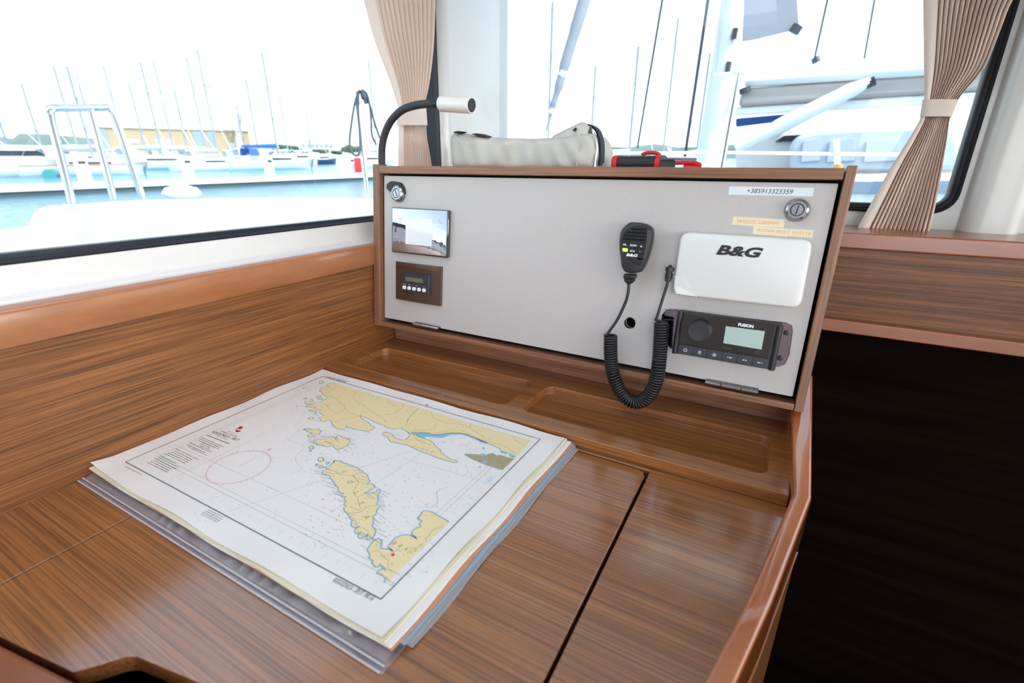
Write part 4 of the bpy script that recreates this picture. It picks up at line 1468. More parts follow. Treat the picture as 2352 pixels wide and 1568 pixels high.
roads += [[cB(*q) for q in r] for r in (((180, 440), (210, 360), (290, 260), (345, 205)), ((240, 520), (400, 500), (540, 480), (580, 410)), ((510, 270), (530, 330), (600, 360), (700, 400), (830, 410), (950, 430), (1010, 470), (1100, 530), (1200, 600)), ((540, 540), (700, 500), (900, 500), (1080, 580), (1230, 640), (1400, 680), (1500, 720), (1590, 800)),
                                        ((1010, 400), (1010, 470)), ((1540, 560), (1590, 620), (1700, 690)), ((180, 620), (300, 600), (420, 660), (500, 680)), ((1220, 840), (1300, 860), (1340, 900), (1440, 930)), ((1240, 930), (1260, 850), (1300, 800)), ((1330, 960), (1360, 880), (1420, 840)), ((1390, 970), (1470, 900), (1500, 860)))]
roads += [[cC(*q) for q in r] for r in (((400, 300), (500, 340), (600, 385), (700, 410), (790, 400), (930, 355)), ((790, 400), (880, 520), (820, 590), (790, 660), (860, 750), (880, 830), (900, 890), (880, 965), (1040, 860), (1130, 860)), ((880, 520), (850, 470), (770, 400)), ((350, 350), (450, 380), (600, 385)), ((860, 720), (940, 700), (980, 680)), ((880, 965), (780, 960)), ((900, 840), (940, 825)))]
roads += [[cD(*q) for q in r] for r in (((1560, 600), (1560, 540), (1680, 400), (1840, 350)), ((660, 760), (760, 740), (880, 850), (1000, 780)), ((1250, 800), (1300, 720), (1440, 680), (1500, 620)), ((800, 820), (940, 900), (930, 1040)), ((1010, 800), (1090, 720)))]
for r in roads:
    mesh_obj('printed_road', MB().ribbon(r, .00050, ink(.00018)), 'ink_brown', ch, smooth=0)
# border, graticule, depth contours
bTL, bTR, bBR, bBL = [V(q) for q in (cA(655, 95), cB(1908, 608), cD(820, 1540), cE(118, 640))]
for a, b in ((bTL, bTR), (bTR, bBR), (bBR, bBL), (bBL, bTL)):
    mesh_obj('printed_border', MB().ribbon([tuple(a), tuple(b)], .0012, ink(.00016)), 'ink_teal', ch, smooth=0)


def bpt(s, t):
    return bBL.lerp(bBR, s).lerp(bTL.lerp(bTR, s), t)


ins = .026
for w, i_ in ((.0005, ins), (.0004, ins + .007)):
    sx, sy = i_ / (bBR - bBL).length, i_ / (bTL - bBL).length
    for (a, b, c, d) in ((sx, sy, 1 - sx, sy), (1 - sx, sy, 1 - sx, 1 - sy), (1 - sx, 1 - sy, sx, 1 - sy), (sx, 1 - sy, sx, sy)):
        mesh_obj('printed_neatline', MB().ribbon([tuple(bpt(a, b)), tuple(bpt(c, d))], w, ink(.00006)), 'ink_light', ch, smooth=0)
m_ = MB()
for k in range(1, 26):
    for t0, t1 in ((.030, .048), (.952, .970)):
        m_.ribbon([tuple(bpt(k / 26, t0)), tuple(bpt(k / 26, t1))], .0003, ink(.00006))
for k in range(1, 20):
    for s0, s1 in ((.022, .034), (.966, .978)):
        m_.ribbon([tuple(bpt(s0, k / 20)), tuple(bpt(s1, k / 20))], .0003, ink(.00006))
mesh_obj('scale_ticks', m_, 'ink_light', ch, smooth=0)['kind'] = 'stuff'
grat = [[cE(770, 900), cE(2352, 120)], [cE(820, 380), cE(2352, 1070)], [cE(1620, 1360), cA(2040, 1190), cA(2330, 1010)], [cD(0, 120), cC(1380, 360), cB(430, 760)], [cC(0, 800), cC(640, 1110)], [cE(2190, 1000), cC(0, 800)], [cB(150, 850), cB(940, 1080), cB(1340, 1200)]]
for g in grat:
    mesh_obj('printed_graticule', MB().ribbon(g, .00035, ink(.00007)), 'ink_light', ch, smooth=0)
cont = [[cA(*q) for q in ((350, 740), (260, 820), (250, 860), (300, 910), (160, 1050), (390, 1140), (260, 1290), (270, 1380), (360, 1490))], [cA(*q) for q in ((360, 1490), (170, 1560))], [cC(*q) for q in ((2110, 600), (2040, 670), (2060, 820), (1960, 880), (1700, 870))],
        [cB(*q) for q in ((720, 1230), (620, 1250), (580, 1290), (590, 1400), (540, 1470), (450, 1490))], [cB(*q) for q in ((960, 950), (980, 1040), (900, 1090))]]
for g in cont:
    g3 = smooth_path([V((x, y, 0)) for x, y in g], 5)
    mesh_obj('printed_contour', MB().ribbon([(p.x, p.y) for p in g3], .00035, ink(.00007)), 'ink_light', ch, smooth=0)
# compass rose
ca_, cb_ = V(cE(1290, 830)), V(cE(2235, 590))
rc = (ca_ + cb_) / 2
rr = (cb_ - ca_).length / 2
print('rose', rc, rr)
mesh_obj('compass_rose', MB().ribbon([(rc.x + rr * math.cos(a), rc.y + rr * math.sin(a)) for a in [2 * PI * k / 72 for k in range(73)]], .0007, ink(.00008)), 'ink_pink', ch, smooth=0)
m_ = MB()
for k in range(36):
    a = 2 * PI * k / 36
    r0, r1_ = rr * 1.0, rr * (1.05 if k % 3 else 1.09)
    m_.ribbon([(rc.x + r0 * math.cos(a), rc.y + r0 * math.sin(a)), (rc.x + r1_ * math.cos(a), rc.y + r1_ * math.sin(a))], .0007, ink(.00008))
for k in range(72):
    a = 2 * PI * k / 72
    m_.ribbon([(rc.x + rr * .95 * math.cos(a), rc.y + rr * .95 * math.sin(a)), (rc.x + rr * math.cos(a), rc.y + rr * math.sin(a))], .0004, ink(.00008))
for a in (0, PI / 4, PI / 2, 3 * PI / 4):
    q = V(cE(2215, 460))
    m_.ribbon([(q.x - .004 * math.cos(a), q.y - .004 * math.sin(a)), (q.x + .004 * math.cos(a), q.y + .004 * math.sin(a))], .0006, ink(.00008))
m_.ribbon([cE(1750, 715), cE(1995, 595)], .0006, ink(.00008))
mesh_obj('compass_ticks', m_, 'ink_pink', ch, smooth=0)['kind'] = 'stuff'
# emblem
for q, m__ in ((((1800, 118), (1835, 132), (1815, 155), (1790, 165), (1740, 150)), 'ink_red'), (((1760, 178), (1812, 188), (1750, 210), (1712, 195)), 'ink_red'), (((1740, 155), (1722, 172), (1735, 190), (1760, 186), (1750, 178), (1738, 180), (1734, 170), (1748, 160)), 'ink_black')):
    p_ = [cE(*k) for k in q]
    tri = geometry.tessellate_polygon([[V((x, y, 0)) for x, y in p_]])
    mesh_obj('emblem', MB().add([ink(.0001)(x, y) for x, y in p_], [tuple(t) for t in tri]), m__, ch, smooth=0)
# lettering
def word(s, a, b, h, m__, spacing=1.0, rot=None, shear=.25, bold=0.0):
    A, B = V(a), V(b)
    c = (A + B) / 2
    w = (B - A).length
    r = math.atan2(B.y - A.y, B.x - A.x) if rot is None else rot
    t_ = MB()
    add_text(t_, s, c.x, c.y, width=w, height=h, fn=ink(.00019), rot=r, spacing=spacing, shear=shear, bold=bold)
    mesh_obj('printed_word', t_, m__, ch, smooth=0)


word('ROGOZNICA - SPLIT', cE(1385, 200), cE(1770, 325), .0056, 'ink_black')
word('REPUBLIKA HRVATSKA', cE(1510, 190), cE(1750, 275), .0028, 'ink_grey')
word('Jadransko more', cE(1605, 190), cE(1735, 235), .0020, 'ink_grey')
word('Mjerilo 1 : 100 000', cE(1445, 260), cE(1600, 315), .0024, 'ink_black')
word('HRVATSKI HIDROGRAFSKI INSTITUT', cE(1055, 362), cE(1370, 500), .0028, 'ink_grey')
word('PRILAZI SVJETIONIK SAVJET', cE(845, 450), cE(1180, 610), .0028, 'ink_grey')
word('MJERE OPREZNOSTI', cE(620, 552), cE(850, 665), .0028, 'ink_grey')
word('ROGOZNICA - SPLIT  MK-16', cD(50, 1215), cD(700, 1535), .0060, 'ink_grey')
word('ROGOZNICA - SPLIT  MK-16', cA(1015, 180), cA(720, 100), .0060, 'ink_black')
word('ČIOVO', cB(275, 690), cB(545, 775), .0062, 'ink_brown', 2.2)
word('SPLIT', cB(1365, 895), cB(1435, 918), .0050, 'ink_brown')
word('BRAČ', cD(1030, 605), cD(1380, 770), .0080, 'ink_brown', 2.4)
for s, u, v in (('Š', 655, 345), ('O', 745, 505), ('L', 845, 655), ('T', 915, 825), ('A', 990, 1025)):
    q = cC(u, v)
    t_ = MB()
    add_text(t_, s, q[0], q[1], height=.0070, fn=ink(.00019), rot=-.15, shear=.3)
    mesh_obj('printed_word', t_, 'ink_brown', ch, smooth=0)
word('DRVENIK', cA(690, 1070), cA(810, 1110), .0042, 'ink_brown')
mesh_obj('scale_bar', MB().ribbon([cE(1305, 250), cE(1635, 378)], .0011, ink(.0001)), 'ink_black', ch, smooth=0)
# small print: lines of tiny strokes
m_ = MB()


def para(a, b, n, drop, w=.0012):
    for k in range(n):
        A = V(cE(a[0] + drop[0] * k, a[1] + drop[1] * k)); B = V(cE(b[0] + drop[0] * k, b[1] + drop[1] * k))
        L_ = (B - A).length
        x = random.uniform(0, .1) * L_
        d = (B - A).normalized()
        while x < L_ * random.uniform(.85, 1):
            l = random.uniform(.0015, .005)
            m_.ribbon([tuple(A + d * x), tuple(A + d * min(L_, x + l))], w * random.uniform(.6, 1.1), ink(.0001))
            x += l + .0010


para((1205, 275), (1555, 425), 3, (-25, 20)); para((1230, 350), (1400, 425), 3, (-20, 22)); para((1010, 385), (1320, 525), 2, (0, 25))
para((810, 470), (1140, 630), 4, (-38, 17)); para((585, 570), (920, 735), 5, (-40, 18)); para((90, 695), (360, 830), 1, (0, 0))
para((1310, 1330), (1560, 1460), 4, (-35, 20), .0009)
mesh_obj('small_print', m_, 'ink_grey', ch, smooth=0)['kind'] = 'stuff'
m_ = MB(); m2 = MB(); m3 = MB()
for (cf, x0_, x1_, y0_, y1_, n_) in ((cA, 150, 650, 180, 700, 150), (cA, 450, 1500, 850, 1330, 150), (cA, 1580, 1950, 880, 1040, 30), (cB, 560, 1350, 560, 800, 70), (cB, 300, 1300, 800, 1500, 70), (cC, 1150, 1800, 150, 1400, 70), (cC, 50, 650, 250, 1500, 70), (cA, 0, 500, 800, 1560, 40), (cA, 700, 2100, 280, 860, 130), (cB, 0, 1700, 150, 560, 110), (cC, 420, 1100, 250, 1250, 70), (cD, 700, 1700, 150, 1200, 60), (cE, 1100, 2352, 100, 1500, 40)):
    for k in range(n_):
        q = V(cf(random.uniform(x0_, x1_), random.uniform(y0_, y1_)))
        s = (q - sBL)
        a = random.gauss(0, .25)
        l = random.uniform(.0012, .0040)
        (m_ if k % 9 else m2).ribbon([(q.x, q.y), (q.x + l * math.cos(a), q.y + l * math.sin(a))], random.uniform(.0004, .0008), ink(.0002))
# place-name strokes standing off the coasts
for poly, sgn in ((solta, 1), (brac[8:30], 1), (drv2, 1), (main[30:60], 1)):
    for i in range(0, len(poly) - 1, 3):
        a = V(poly[i])
        d = V((random.choice((-1, 1)) * random.uniform(.010, .022), random.uniform(-.006, .002)))
        c_ = sum((V(p) for p in poly), V((0, 0))) / len(poly)
        if (a - c_).x * d.x < 0:
            d.x = -d.x
        m3.ribbon([tuple(a + d * .2), tuple(a + d)], .0007, ink(.0002))
mesh_obj('soundings', m_, 'ink_light', ch, smooth=0)['kind'] = 'stuff'
mesh_obj('light_notes', m2, 'ink_pink', ch, smooth=0)['kind'] = 'stuff'
mesh_obj('coast_names', m3, 'ink_light', ch, smooth=0)['kind'] = 'stuff'
for q in ((1022, 815), ):
    pass
for cf, u, v, r in ((cD, 1015, 815, .0022), (cB, 1130, 890, .0016), (cA, 1235, 690, .0014), (cB, 215, 533, .0014), (cB, 1135, 968, .0013)):
    c_ = cf(u, v)
    mesh_obj('harbour_mark', MB().add([ink(.0002)(x, y) for x, y in circle(c_[0], c_[1], r, 10)], [tuple(range(10))]), 'ink_magenta', ch, smooth=0)
for q in ([(425, 175), (470, 165), (450, 155)], [(430, 172), (470, 185), (465, 172)]):
    p_ = [cB(*k) for k in q]
    mesh_obj('north_mark', MB().add([ink(.0002)(x, y) for x, y in p_], [(0, 1, 2)]), 'ink_magenta', ch, smooth=0)
word('ISPRAVCI · CORRECTIONS', cB(95, 75), cB(400, 155), .0030, 'ink_pink', shear=0)
word('MALE KARTE', cB(500, 188), cB(665, 232), .0030, 'ink_pink', shear=0)

# ================================================================== ON TOP OF THE CONSOLE
TOPZ = (PF @ V((.4, TV, -.05))).z
ptop = lambda u, d: PF @ V((u, TV, -d))
print('console top', ptop(.1, 0), ptop(.1, DP))

# ---- gooseneck reading lamp
YL = .905
neck = [ony(px, py, YL) for px, py in ((877.5, 384), (877, 365), (877.5, 340), (883, 310), (898, 278), (922, 254), (950, 243), (982, 238.5), (1016, 238))]
gl = thing('gooseneck_lamp', 'flexible reading lamp with black neck and cream barrel head', 'lamp', tuple(neck[0]))
nr = .0082
mesh_obj('flexible_neck', MB().tube(smooth_path(neck, 8), nr, 16), 'dark_plastic', gl, smooth=60)
mesh_obj('collar', MB().tube([ony(996, 238, YL), ony(1015, 238, YL)], nr * 1.03, 18), 'black_plastic', gl, smooth=60)
mesh_obj('foot', MB().tube([neck[0], neck[0] + V((0, 0, .006))], nr * 1.35, 18), 'black_plastic', gl, smooth=40)
ha, hb = ony(1013, 238.5, YL), ony(1084, 242, YL - .012)
ax = (hb - ha).normalized()
hrad = (ony(1050, 221, YL - .006) - ony(1050, 260.5, YL - .006)).length / 2 * .97
q = ax.to_track_quat('Z', 'Y').to_matrix().to_4x4()
hm = M.Translation(ha) @ q
HL = (hb - ha).length
mesh_obj('barrel_head', MB().lathe([(0, 0), (hrad * .90, 0), (hrad, .002), (hrad, HL - .001), (hrad * .97, HL), (hrad * .84, HL), (hrad * .82, HL - .002), (hrad * .82, HL - .026), (0, HL - .026)], 36, hm), 'lamp_cream', gl, smooth=35)
mesh_obj('reflector', MB().lathe([(hrad * .815, HL - .0015), (hrad * .80, HL - .0255), (hrad * .55, HL - .0255), (hrad * .55, HL - .0250), (hrad * .805, HL - .0020)], 30, hm), 'black_plastic', gl, smooth=35)
mesh_obj('bulb_lens', MB().lathe([(hrad * .6, HL - .025), (hrad * .5, HL - .018), (hrad * .25, HL - .014), (0, HL - .013)], 26, hm), 'lens_red', gl, smooth=60)

# ---- canvas bag
YB = .935
bx0, bx1 = ony(1029, 360, YB).x, ony(1372, 360, YB).x
tops = [(0, 303), (.03, 303), (.10, 306), (.22, 311), (.40, 315), (.55, 316), (.75, 313), (.88, 304), (.95, 304), (1, 330)]
bag = thing('canvas_bag', 'slumped pale grey canvas bag with black strap on the console', 'bag', (bx0 + .2, YB + .06, ptop(.3, .1).z))
rings = []
NX = 44
for i in range(NX + 1):
    s = i / NX
    x = lerp(bx0, bx1, s)
    pxx = lerp(1029, 1372, s)
    zt = ony(pxx, table(tops, s)[0], YB + .01).z
    endk = min(1, max(.0, math.sqrt(max(0, 1 - ((s - .90) / .10) ** 2)) if s > .90 else 1)) * (min(1, .75 + s * 6) if s < .05 else 1)
    dep = .135 * (.55 + .45 * endk) * (.92 + .08 * math.sin(s * 9))
    ring = []
    zb = None
    for k in range(28):
        a = 2 * PI * k / 28
        cy, cz = math.cos(a), math.sin(a)
        e = .45
        yy = math.copysign(abs(cy) ** e, cy); zz_ = math.copysign(abs(cz) ** e, cz)
        y = YB + .0675 + yy * dep / 2
        bz = TOPZ + (y - .93) * -.11
        bz = ptop(.3, 0).z - (y - ptop(.3, 0).y) * math.tan(TILT) * 1.0 + .0012
        h_ = max(.012, (zt - bz)) * (.35 + .65 * endk if s > .9 else 1)
        z = bz + h_ * (zz_ * .5 + .5)
        wr_ = 1.5 * .0045 * math.sin(s * 26 - z * 90) * math.exp(-((s - .38) / .22) ** 2) + .0050 * math.sin(s * 44 + z * 130) * math.exp(-((s - .85) / .10) ** 2) + .0022 * math.sin(s * 61 + z * 60)
        if cy < 0:
            y += wr_ * abs(zz_ * .2 + .8)
        ring.append((x, y, z))
    rings.append(ring)
mesh_obj('bag_body', MB().rings(rings), 'canvas', bag, smooth=80)
# end gusset, flap and mouth
rings = []
for i in range(15):
    s = i / 14
    x = ony(lerp(1300, 1362, s), 330, YB + .06).x
    zt = ony(lerp(1262, 1368, s), lerp(316, 286, min(1, s * 1.35)) + (8 if s > .9 else 0), YB + .10).z
    zb_ = ptop(.3, .2).z + .03
    rings.append([(x - .02 * (1 - s), YB + .02 + .045 * k / 5, lerp(zb_, zt, math.sin(PI * (.12 + .80 * k / 5)) ** .6) - .004 * (k == 0)) for k in range(6)])
m_ = MB().rings(rings, False, False)
m_.rings([[(x, y, z - .003) for x, y, z in r] for r in rings], False, False)
mesh_obj('bag_flap', m_, 'canvas', bag, smooth=80)
m_ = MB()
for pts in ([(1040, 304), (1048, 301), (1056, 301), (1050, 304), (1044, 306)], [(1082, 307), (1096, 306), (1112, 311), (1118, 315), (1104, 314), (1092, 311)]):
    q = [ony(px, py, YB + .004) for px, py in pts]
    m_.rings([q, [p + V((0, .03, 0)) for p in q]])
    mesh_obj('bag_mouth', m_, 'canvas_shade', bag, smooth=40)  # dark plug: shade inside the bag's mouth put into its colour
    m_ = MB()
# seam and zip at the right end
sm = smooth_path([ony(px, py, YB - .002 + .001 * k) for k, (px, py) in enumerate(((1326, 304), (1333, 322), (1330, 345), (1322, 366), (1326, 382)))], 6)
mesh_obj('bag_seam', MB().tube(sm, .0012, 6), 'canvas', bag, smooth=80)
zp = smooth_path([ony(px, py, YB + .015) for px, py in ((1364, 304), (1369, 318), (1371, 340), (1369, 360), (1363, 378))], 6)
mesh_obj('zip', MB().tube(zp, .0022, 6), 'steel', bag, smooth=80)
pz = ony(1370, 352, YB + .010)
mesh_obj('zip_pull', MB().tube([pz, pz + V((-.001, -.002, -.030))], .0022, 8), 'chrome', bag, smooth=80)
sp = smooth_path([ony(px, py, YB + d) for px, py, d in ((1322, 301, .03), (1333, 291, .05), (1345, 287, .07), (1362, 291, .07), (1374, 302, .06), (1381, 325, .045), (1382, 352, .035), (1380, 380, .03))], 8)
rings = []
for i, p in enumerate(sp):
    t_ = (sp[min(i + 1, len(sp) - 1)] - sp[max(i - 1, 0)]).normalized()
    n_ = t_.cross(V((0, 1, 0))).normalized()
    rings.append([p + V((0, -.012, 0)) + n_ * .0022, p + V((0, .012, 0)) + n_ * .0022, p + V((0, .012, 0)) - n_ * .0022, p + V((0, -.012, 0)) - n_ * .0022])
mesh_obj('strap', MB().rings(rings), 'webbing', bag, smooth=50)

# ---- black pouch with red binding, red strap
YP = .93
px0, px1 = ony(1404, 370, YP), ony(1516, 370, YP)
zt, zb_ = ony(1460, 357, YP).z, ptop(.3, .09).z + .0035
po = thing('tool_pouch', 'small black pouch with red binding lying on the console', 'pouch', (px0.x + .05, YP + .03, zb_))


def roll(x0, x1, h0, h1, dep, n=20, inf=0.0):
    rings = []
    for i in range(9):
        s = i / 8
        x = lerp(x0, x1, s)
        hh = lerp(h0, h1, s)
        rings.append([(x, YP + dep / 2 + (dep / 2 + inf) * math.copysign(abs(math.cos(2 * PI * k / n)) ** .6, math.cos(2 * PI * k / n)), zb_ + hh / 2 + (hh / 2 + inf) * math.copysign(abs(math.sin(2 * PI * k / n)) ** .6, math.sin(2 * PI * k / n))) for k in range(n)])
    return MB().rings(rings)


ph = zt - zb_
mesh_obj('pouch_body', roll(px0.x, px1.x, ph, ph * 1.02, .06), 'nylon_black', po, smooth=60)
for a, b in ((1405, 1416), (1504, 1515)):
    mesh_obj('binding', roll(ony(a, 370, YP).x, ony(b, 370, YP).x, ph, ph, .06, 20, .0012), 'red_tape', po, smooth=50)
# flap end and folded strap
m_ = MB().pillow([(px1.x, YP + .002), (px1.x + .024, YP + .016), (px1.x + .012, YP + .05), (px1.x, YP + .055)], [(zb_, 0), (zb_ + .016, 0), (zb_ + .020, .004)])
mesh_obj('pouch_flap', m_, 'nylon_black', po, smooth=50)
arc = smooth_path([ony(px, py, YP + .035) for px, py in ((1474, 356), (1484, 351.5), (1500, 350.5), (1512, 354), (1518, 364))], 6)
mesh_obj('edge_binding', MB().tube(arc, .0035, 8), 'red_tape', po, smooth=60)
stp = smooth_path([ony(px, py, YP + .02) for px, py in ((1518, 379), (1540, 375), (1570, 373.5), (1595, 374.5), (1607, 379), (1600, 383), (1570, 383))], 6)
mesh_obj('red_strap', MB().tube(stp, .0036, 8), 'red_tape', po, smooth=60)


# ================================================================== CURTAINS
def curtain(name, label, rows, place, nrm, pleats, amp, tie, hem, tag_side, z_top):
    """rows: (pixel y, left x, right x) down the cloth; place(px, py) -> point on the hanging plane"""
    c = thing(name, label, 'curtain', tuple(place((rows[-1][1] + rows[-1][2]) / 2, rows[-1][0])))
    ys = [rows[0][0] + (rows[-1][0] - rows[0][0]) * k / 40 for k in range(41)]
    sm_ = smooth_path([V((r[0], r[1], r[2])) for r in rows], 14)
    sm_rows = [(p.x, p.y, p.z) for p in sm_]
    hemr, foldr = [], []
    for y in ys:
        l, r = table(sm_rows, y)
        hr_ = []
        for k in range(5):
            p = place(l + (r - l) * hem * k / 4, y)
            hr_.append(p + nrm * (.006 + .004 * math.sin(k / 4 * PI)))
        hemr.append(hr_)
        fr_ = []
        n_ = pleats * 4
        wloc = (place(r, y) - place(l, y)).length
        am = min(amp, wloc / pleats * 1.5)
        for k in range(n_ + 1):
            s = hem * .8 + (1 - hem * .8) * k / n_
            ph_ = (k % 4)
            o_ = (0, .82, 1, .82)[ph_] * am
            o_ += .0015 * math.sin(k * 1.7 + y * .012)
            fr_.append(place(lerp(l, r, s), y) + nrm * (o_ - am * .5))
        foldr.append(fr_)

    def two(rr_, t_):
        m_ = MB().rings(rr_, False, False)
        m_.rings([[p - nrm * t_ for p in r] for r in rr_], False, False)
        return m_
    mesh_obj('pleated_cloth', two(foldr, .0008), 'curtain_cloth', c, smooth=70)
    mesh_obj('plain_hem', two(hemr, .0010), 'curtain_hem', c, smooth=70)
    tp = [hemr[0][0]] + [foldr[0][-1]]
    tp = [tp[0] + (tp[0] - tp[1]) * .25, tp[1] + (tp[1] - tp[0]) * .05]
    tp = [V((p.x, p.y, max(tp[0].z, tp[1].z) + .004)) for p in tp]
    mesh_obj('curtain_track', MB().tube(tp, .006, 10), 'mast_white', c, smooth=60)
    # tie-back band
    (ty0, l0, r0), (ty1, l1, r1_) = tie
    rings = []
    for y, l, r in ((ty0, l0, r0), (lerp(ty0, ty1, .5), (l0 + l1) / 2, (r0 + r1_) / 2), (ty1, l1, r1_)):
        ring = []
        for k in range(28):
            a = 2 * PI * k / 28
            s = .5 + .5 * math.copysign(abs(math.cos(a)) ** .7, math.cos(a))
            p = place(lerp(l, r, s), y) + nrm * (.013 * math.copysign(abs(math.sin(a)) ** .6, math.sin(a)) + .004)
            ring.append(p)
        rings.append(ring)
    tb = mesh_obj('tie_back', MB().rings(rings, True, False), 'curtain_hem', c, smooth=60)
    return c


rowsL = [(-330, 700, 1008), (-200, 765, 1003), (-100, 800, 1000), (0, 831, 997), (94, 857, 994), (187, 892, 984), (249, 911, 972), (288, 913, 973), (330, 912, 980), (380, 911, 988), (450, 909, 997), (520, 905, 1006)]
curtain('pleated_curtain', 'beige pleated curtain tied back behind the reading lamp', rowsL, lambda x, y: onx(x, y, -.868), V((1, 0, 0)), 13, .024, ((249, 910, 973), (288, 912, 976)), .17, 0, 0)
rowsR = [(-300, 2105, 2520), (-200, 2112, 2455), (-100, 2117, 2392), (0, 2119, 2328), (75, 2120, 2297), (153, 2121, 2264), (200, 2122, 2225), (232, 2121, 2199), (268, 2115, 2183), (320, 2086, 2176), (383, 2046, 2166), (459, 2004, 2153), (500, 1981, 2144), (531, 1964, 2136)]
curtain('pleated_curtain', 'beige pleated curtain tied back beside the white pillar', rowsR, lambda x, y: ony(x, y, 1.445), V((0, -1, 0)), 15, .028, ((230, 2118, 2199), (269, 2112, 2184)), .16, 0, 0)

# ================================================================== OUTSIDE (the water is level; the boat sits a little down by the bow)
EM = M.Translation(CAM) @ M.Rotation(math.radians(1.64), 4, right)
EMI3 = EM.to_3x3().inverted()
SEA = -2.6                       # water below the lens


def er(px, py):
    return EMI3 @ ray(px, py)


def sea_pt(px, py, z=SEA):
    r = er(px, py)
    return r * (z / r.z)


def far_pt(px, py, dist):
    r = er(px, py)
    return r * (dist / math.hypot(r.x, r.y))


def on_Y(px, py, Y):
    r = er(px, py)
    return r * (Y / r.y)


def pix(P):
    w = EM @ P - CAM
    c = V((AX.x * w.x + AY.x * w.y + AZ.x * w.z, AX.y * w.x + AY.y * w.y + AZ.y * w.z, AX.z * w.x + AY.z * w.y + AZ.z * w.z))
    return (CX + FPX * c.x / c.z, CY + FPX * c.y / c.z)


def top_z(P, py):
    """height that reaches pixel row py above the point P"""
    lo, hi = SEA, 60.0
    for _ in range(40):
        mid = (lo + hi) / 2
        if pix(V((P.x, P.y, mid)))[1] > py:
            lo = mid
        else:
            hi = mid
    return (lo + hi) / 2


def out(name, label, cat, P, rz=0.0, group=None, kind=None):
    return thing(name, label, cat, EM @ M.Translation(P) @ M.Rotation(rz, 4, 'Z'), group, kind)


def lobj(name, mb, m, parent, **k):
    return mesh_obj(name, mb, m, parent, True, **k)


# --- the sea
sea = MB()
sea.add([(-900, -300, SEA), (900, -300, SEA), (900, 1400, SEA), (-900, 1400, SEA), (-900, -300, SEA - 1), (900, -300, SEA - 1), (900, 1400, SEA - 1), (-900, 1400, SEA - 1)],
        [(0, 1, 2, 3), (7, 6, 5, 4), (0, 4, 5, 1), (1, 5, 6, 2), (2, 6, 7, 3), (3, 7, 4, 0)])
so_ = mesh_obj('sea', sea, 'water', None, True, mtx=EM, smooth=0)
tag(so_, 'blue green harbour water between the pontoon and the moored boats', 'water', None, 'stuff')

# --- own deck outside the windows
ZD = .272
dk = thing('side_deck', 'sunlit white side deck of the yacht outside the side window', 'deck', (-1.8, .8, ZD - .25))
edge = [p2(px, py, ZD) for px, py in ((1010, 458), (860, 456), (700, 452.5), (500, 455), (330, 459), (240, 463), (165, 469.5), (95, 473), (75, 480), (55, 518), (0, 526))]
edge = [(-.955, 4.0), (edge[0][0] - .3, 4.0)] + edge + [(edge[-1][0], -3.0), (-.955, -3.0)]
mesh_obj('deck_moulding', MB().prism(edge, ZD - .25, ZD), 'hull_white', dk, bevel=.02, seg=3)
m_ = MB()
q = [p2(*k, ZD) for k in ((135, 469), (245, 462), (250, 458), (210, 466), (225, 484), (140, 482))]
m_.prism([p2(*k, ZD + .001) for k in ((140, 481), (230, 485), (210, 478), (150, 474))], ZD, ZD + .012)
mesh_obj('deck_hatch', m_, 'cover_pale', dk)
m_ = MB().lathe([(.09, 0), (.10, .02), (.08, .05), (.03, .065), (0, .066)], 20, M.Translation(onz(420, 452, ZD)))
mesh_obj('deck_vent', m_, 'hull_white', dk, smooth=60)

fd = thing('fore_deck', 'white fore deck of the yacht below the forward window', 'deck', (.3, 2.6, 0))
mesh_obj('deck_moulding', MB().prism([(-.95, 1.57), (3.4, 1.57), (3.0, 3.6), (1.6, 4.6), (-.4, 4.6)], -.2, .16), 'hull_white', fd, bevel=.03, seg=3)
mesh_obj('tinted_hatch', MB().prism(round_rect(.05, .75, 2.0, 2.55, .06), .16, .185), 'boat_glass', fd, bevel=.006)


def post(name, label, base, top, r, group=None, m='steel', parts=None):
    t_ = thing(name, label, 'stanchion', tuple(base), group)
    mesh_obj('tube', MB().tube([base, top], r, 12), m, t_, smooth=60)
    mesh_obj('socket', MB().tube([base, base + (top - base).normalized() * .05], r * 1.6, 12), m, t_, smooth=60)
    return t_


gate = thing('boarding_gate', 'bent stainless boarding gate rails on the side deck edge', 'railing', tuple(onz(165, 467, ZD)))
b1, b2, b3 = [onz(px, py, ZD) for px, py in ((166, 467), (262, 459), (328, 456))]


def above(b, px, py):
    """point on the sight line, at the same distance out as the deck edge point b"""
    r = ray(px, py)
    return CAM + r * (math.hypot(b.x, b.y) / math.hypot(r.x, r.y))


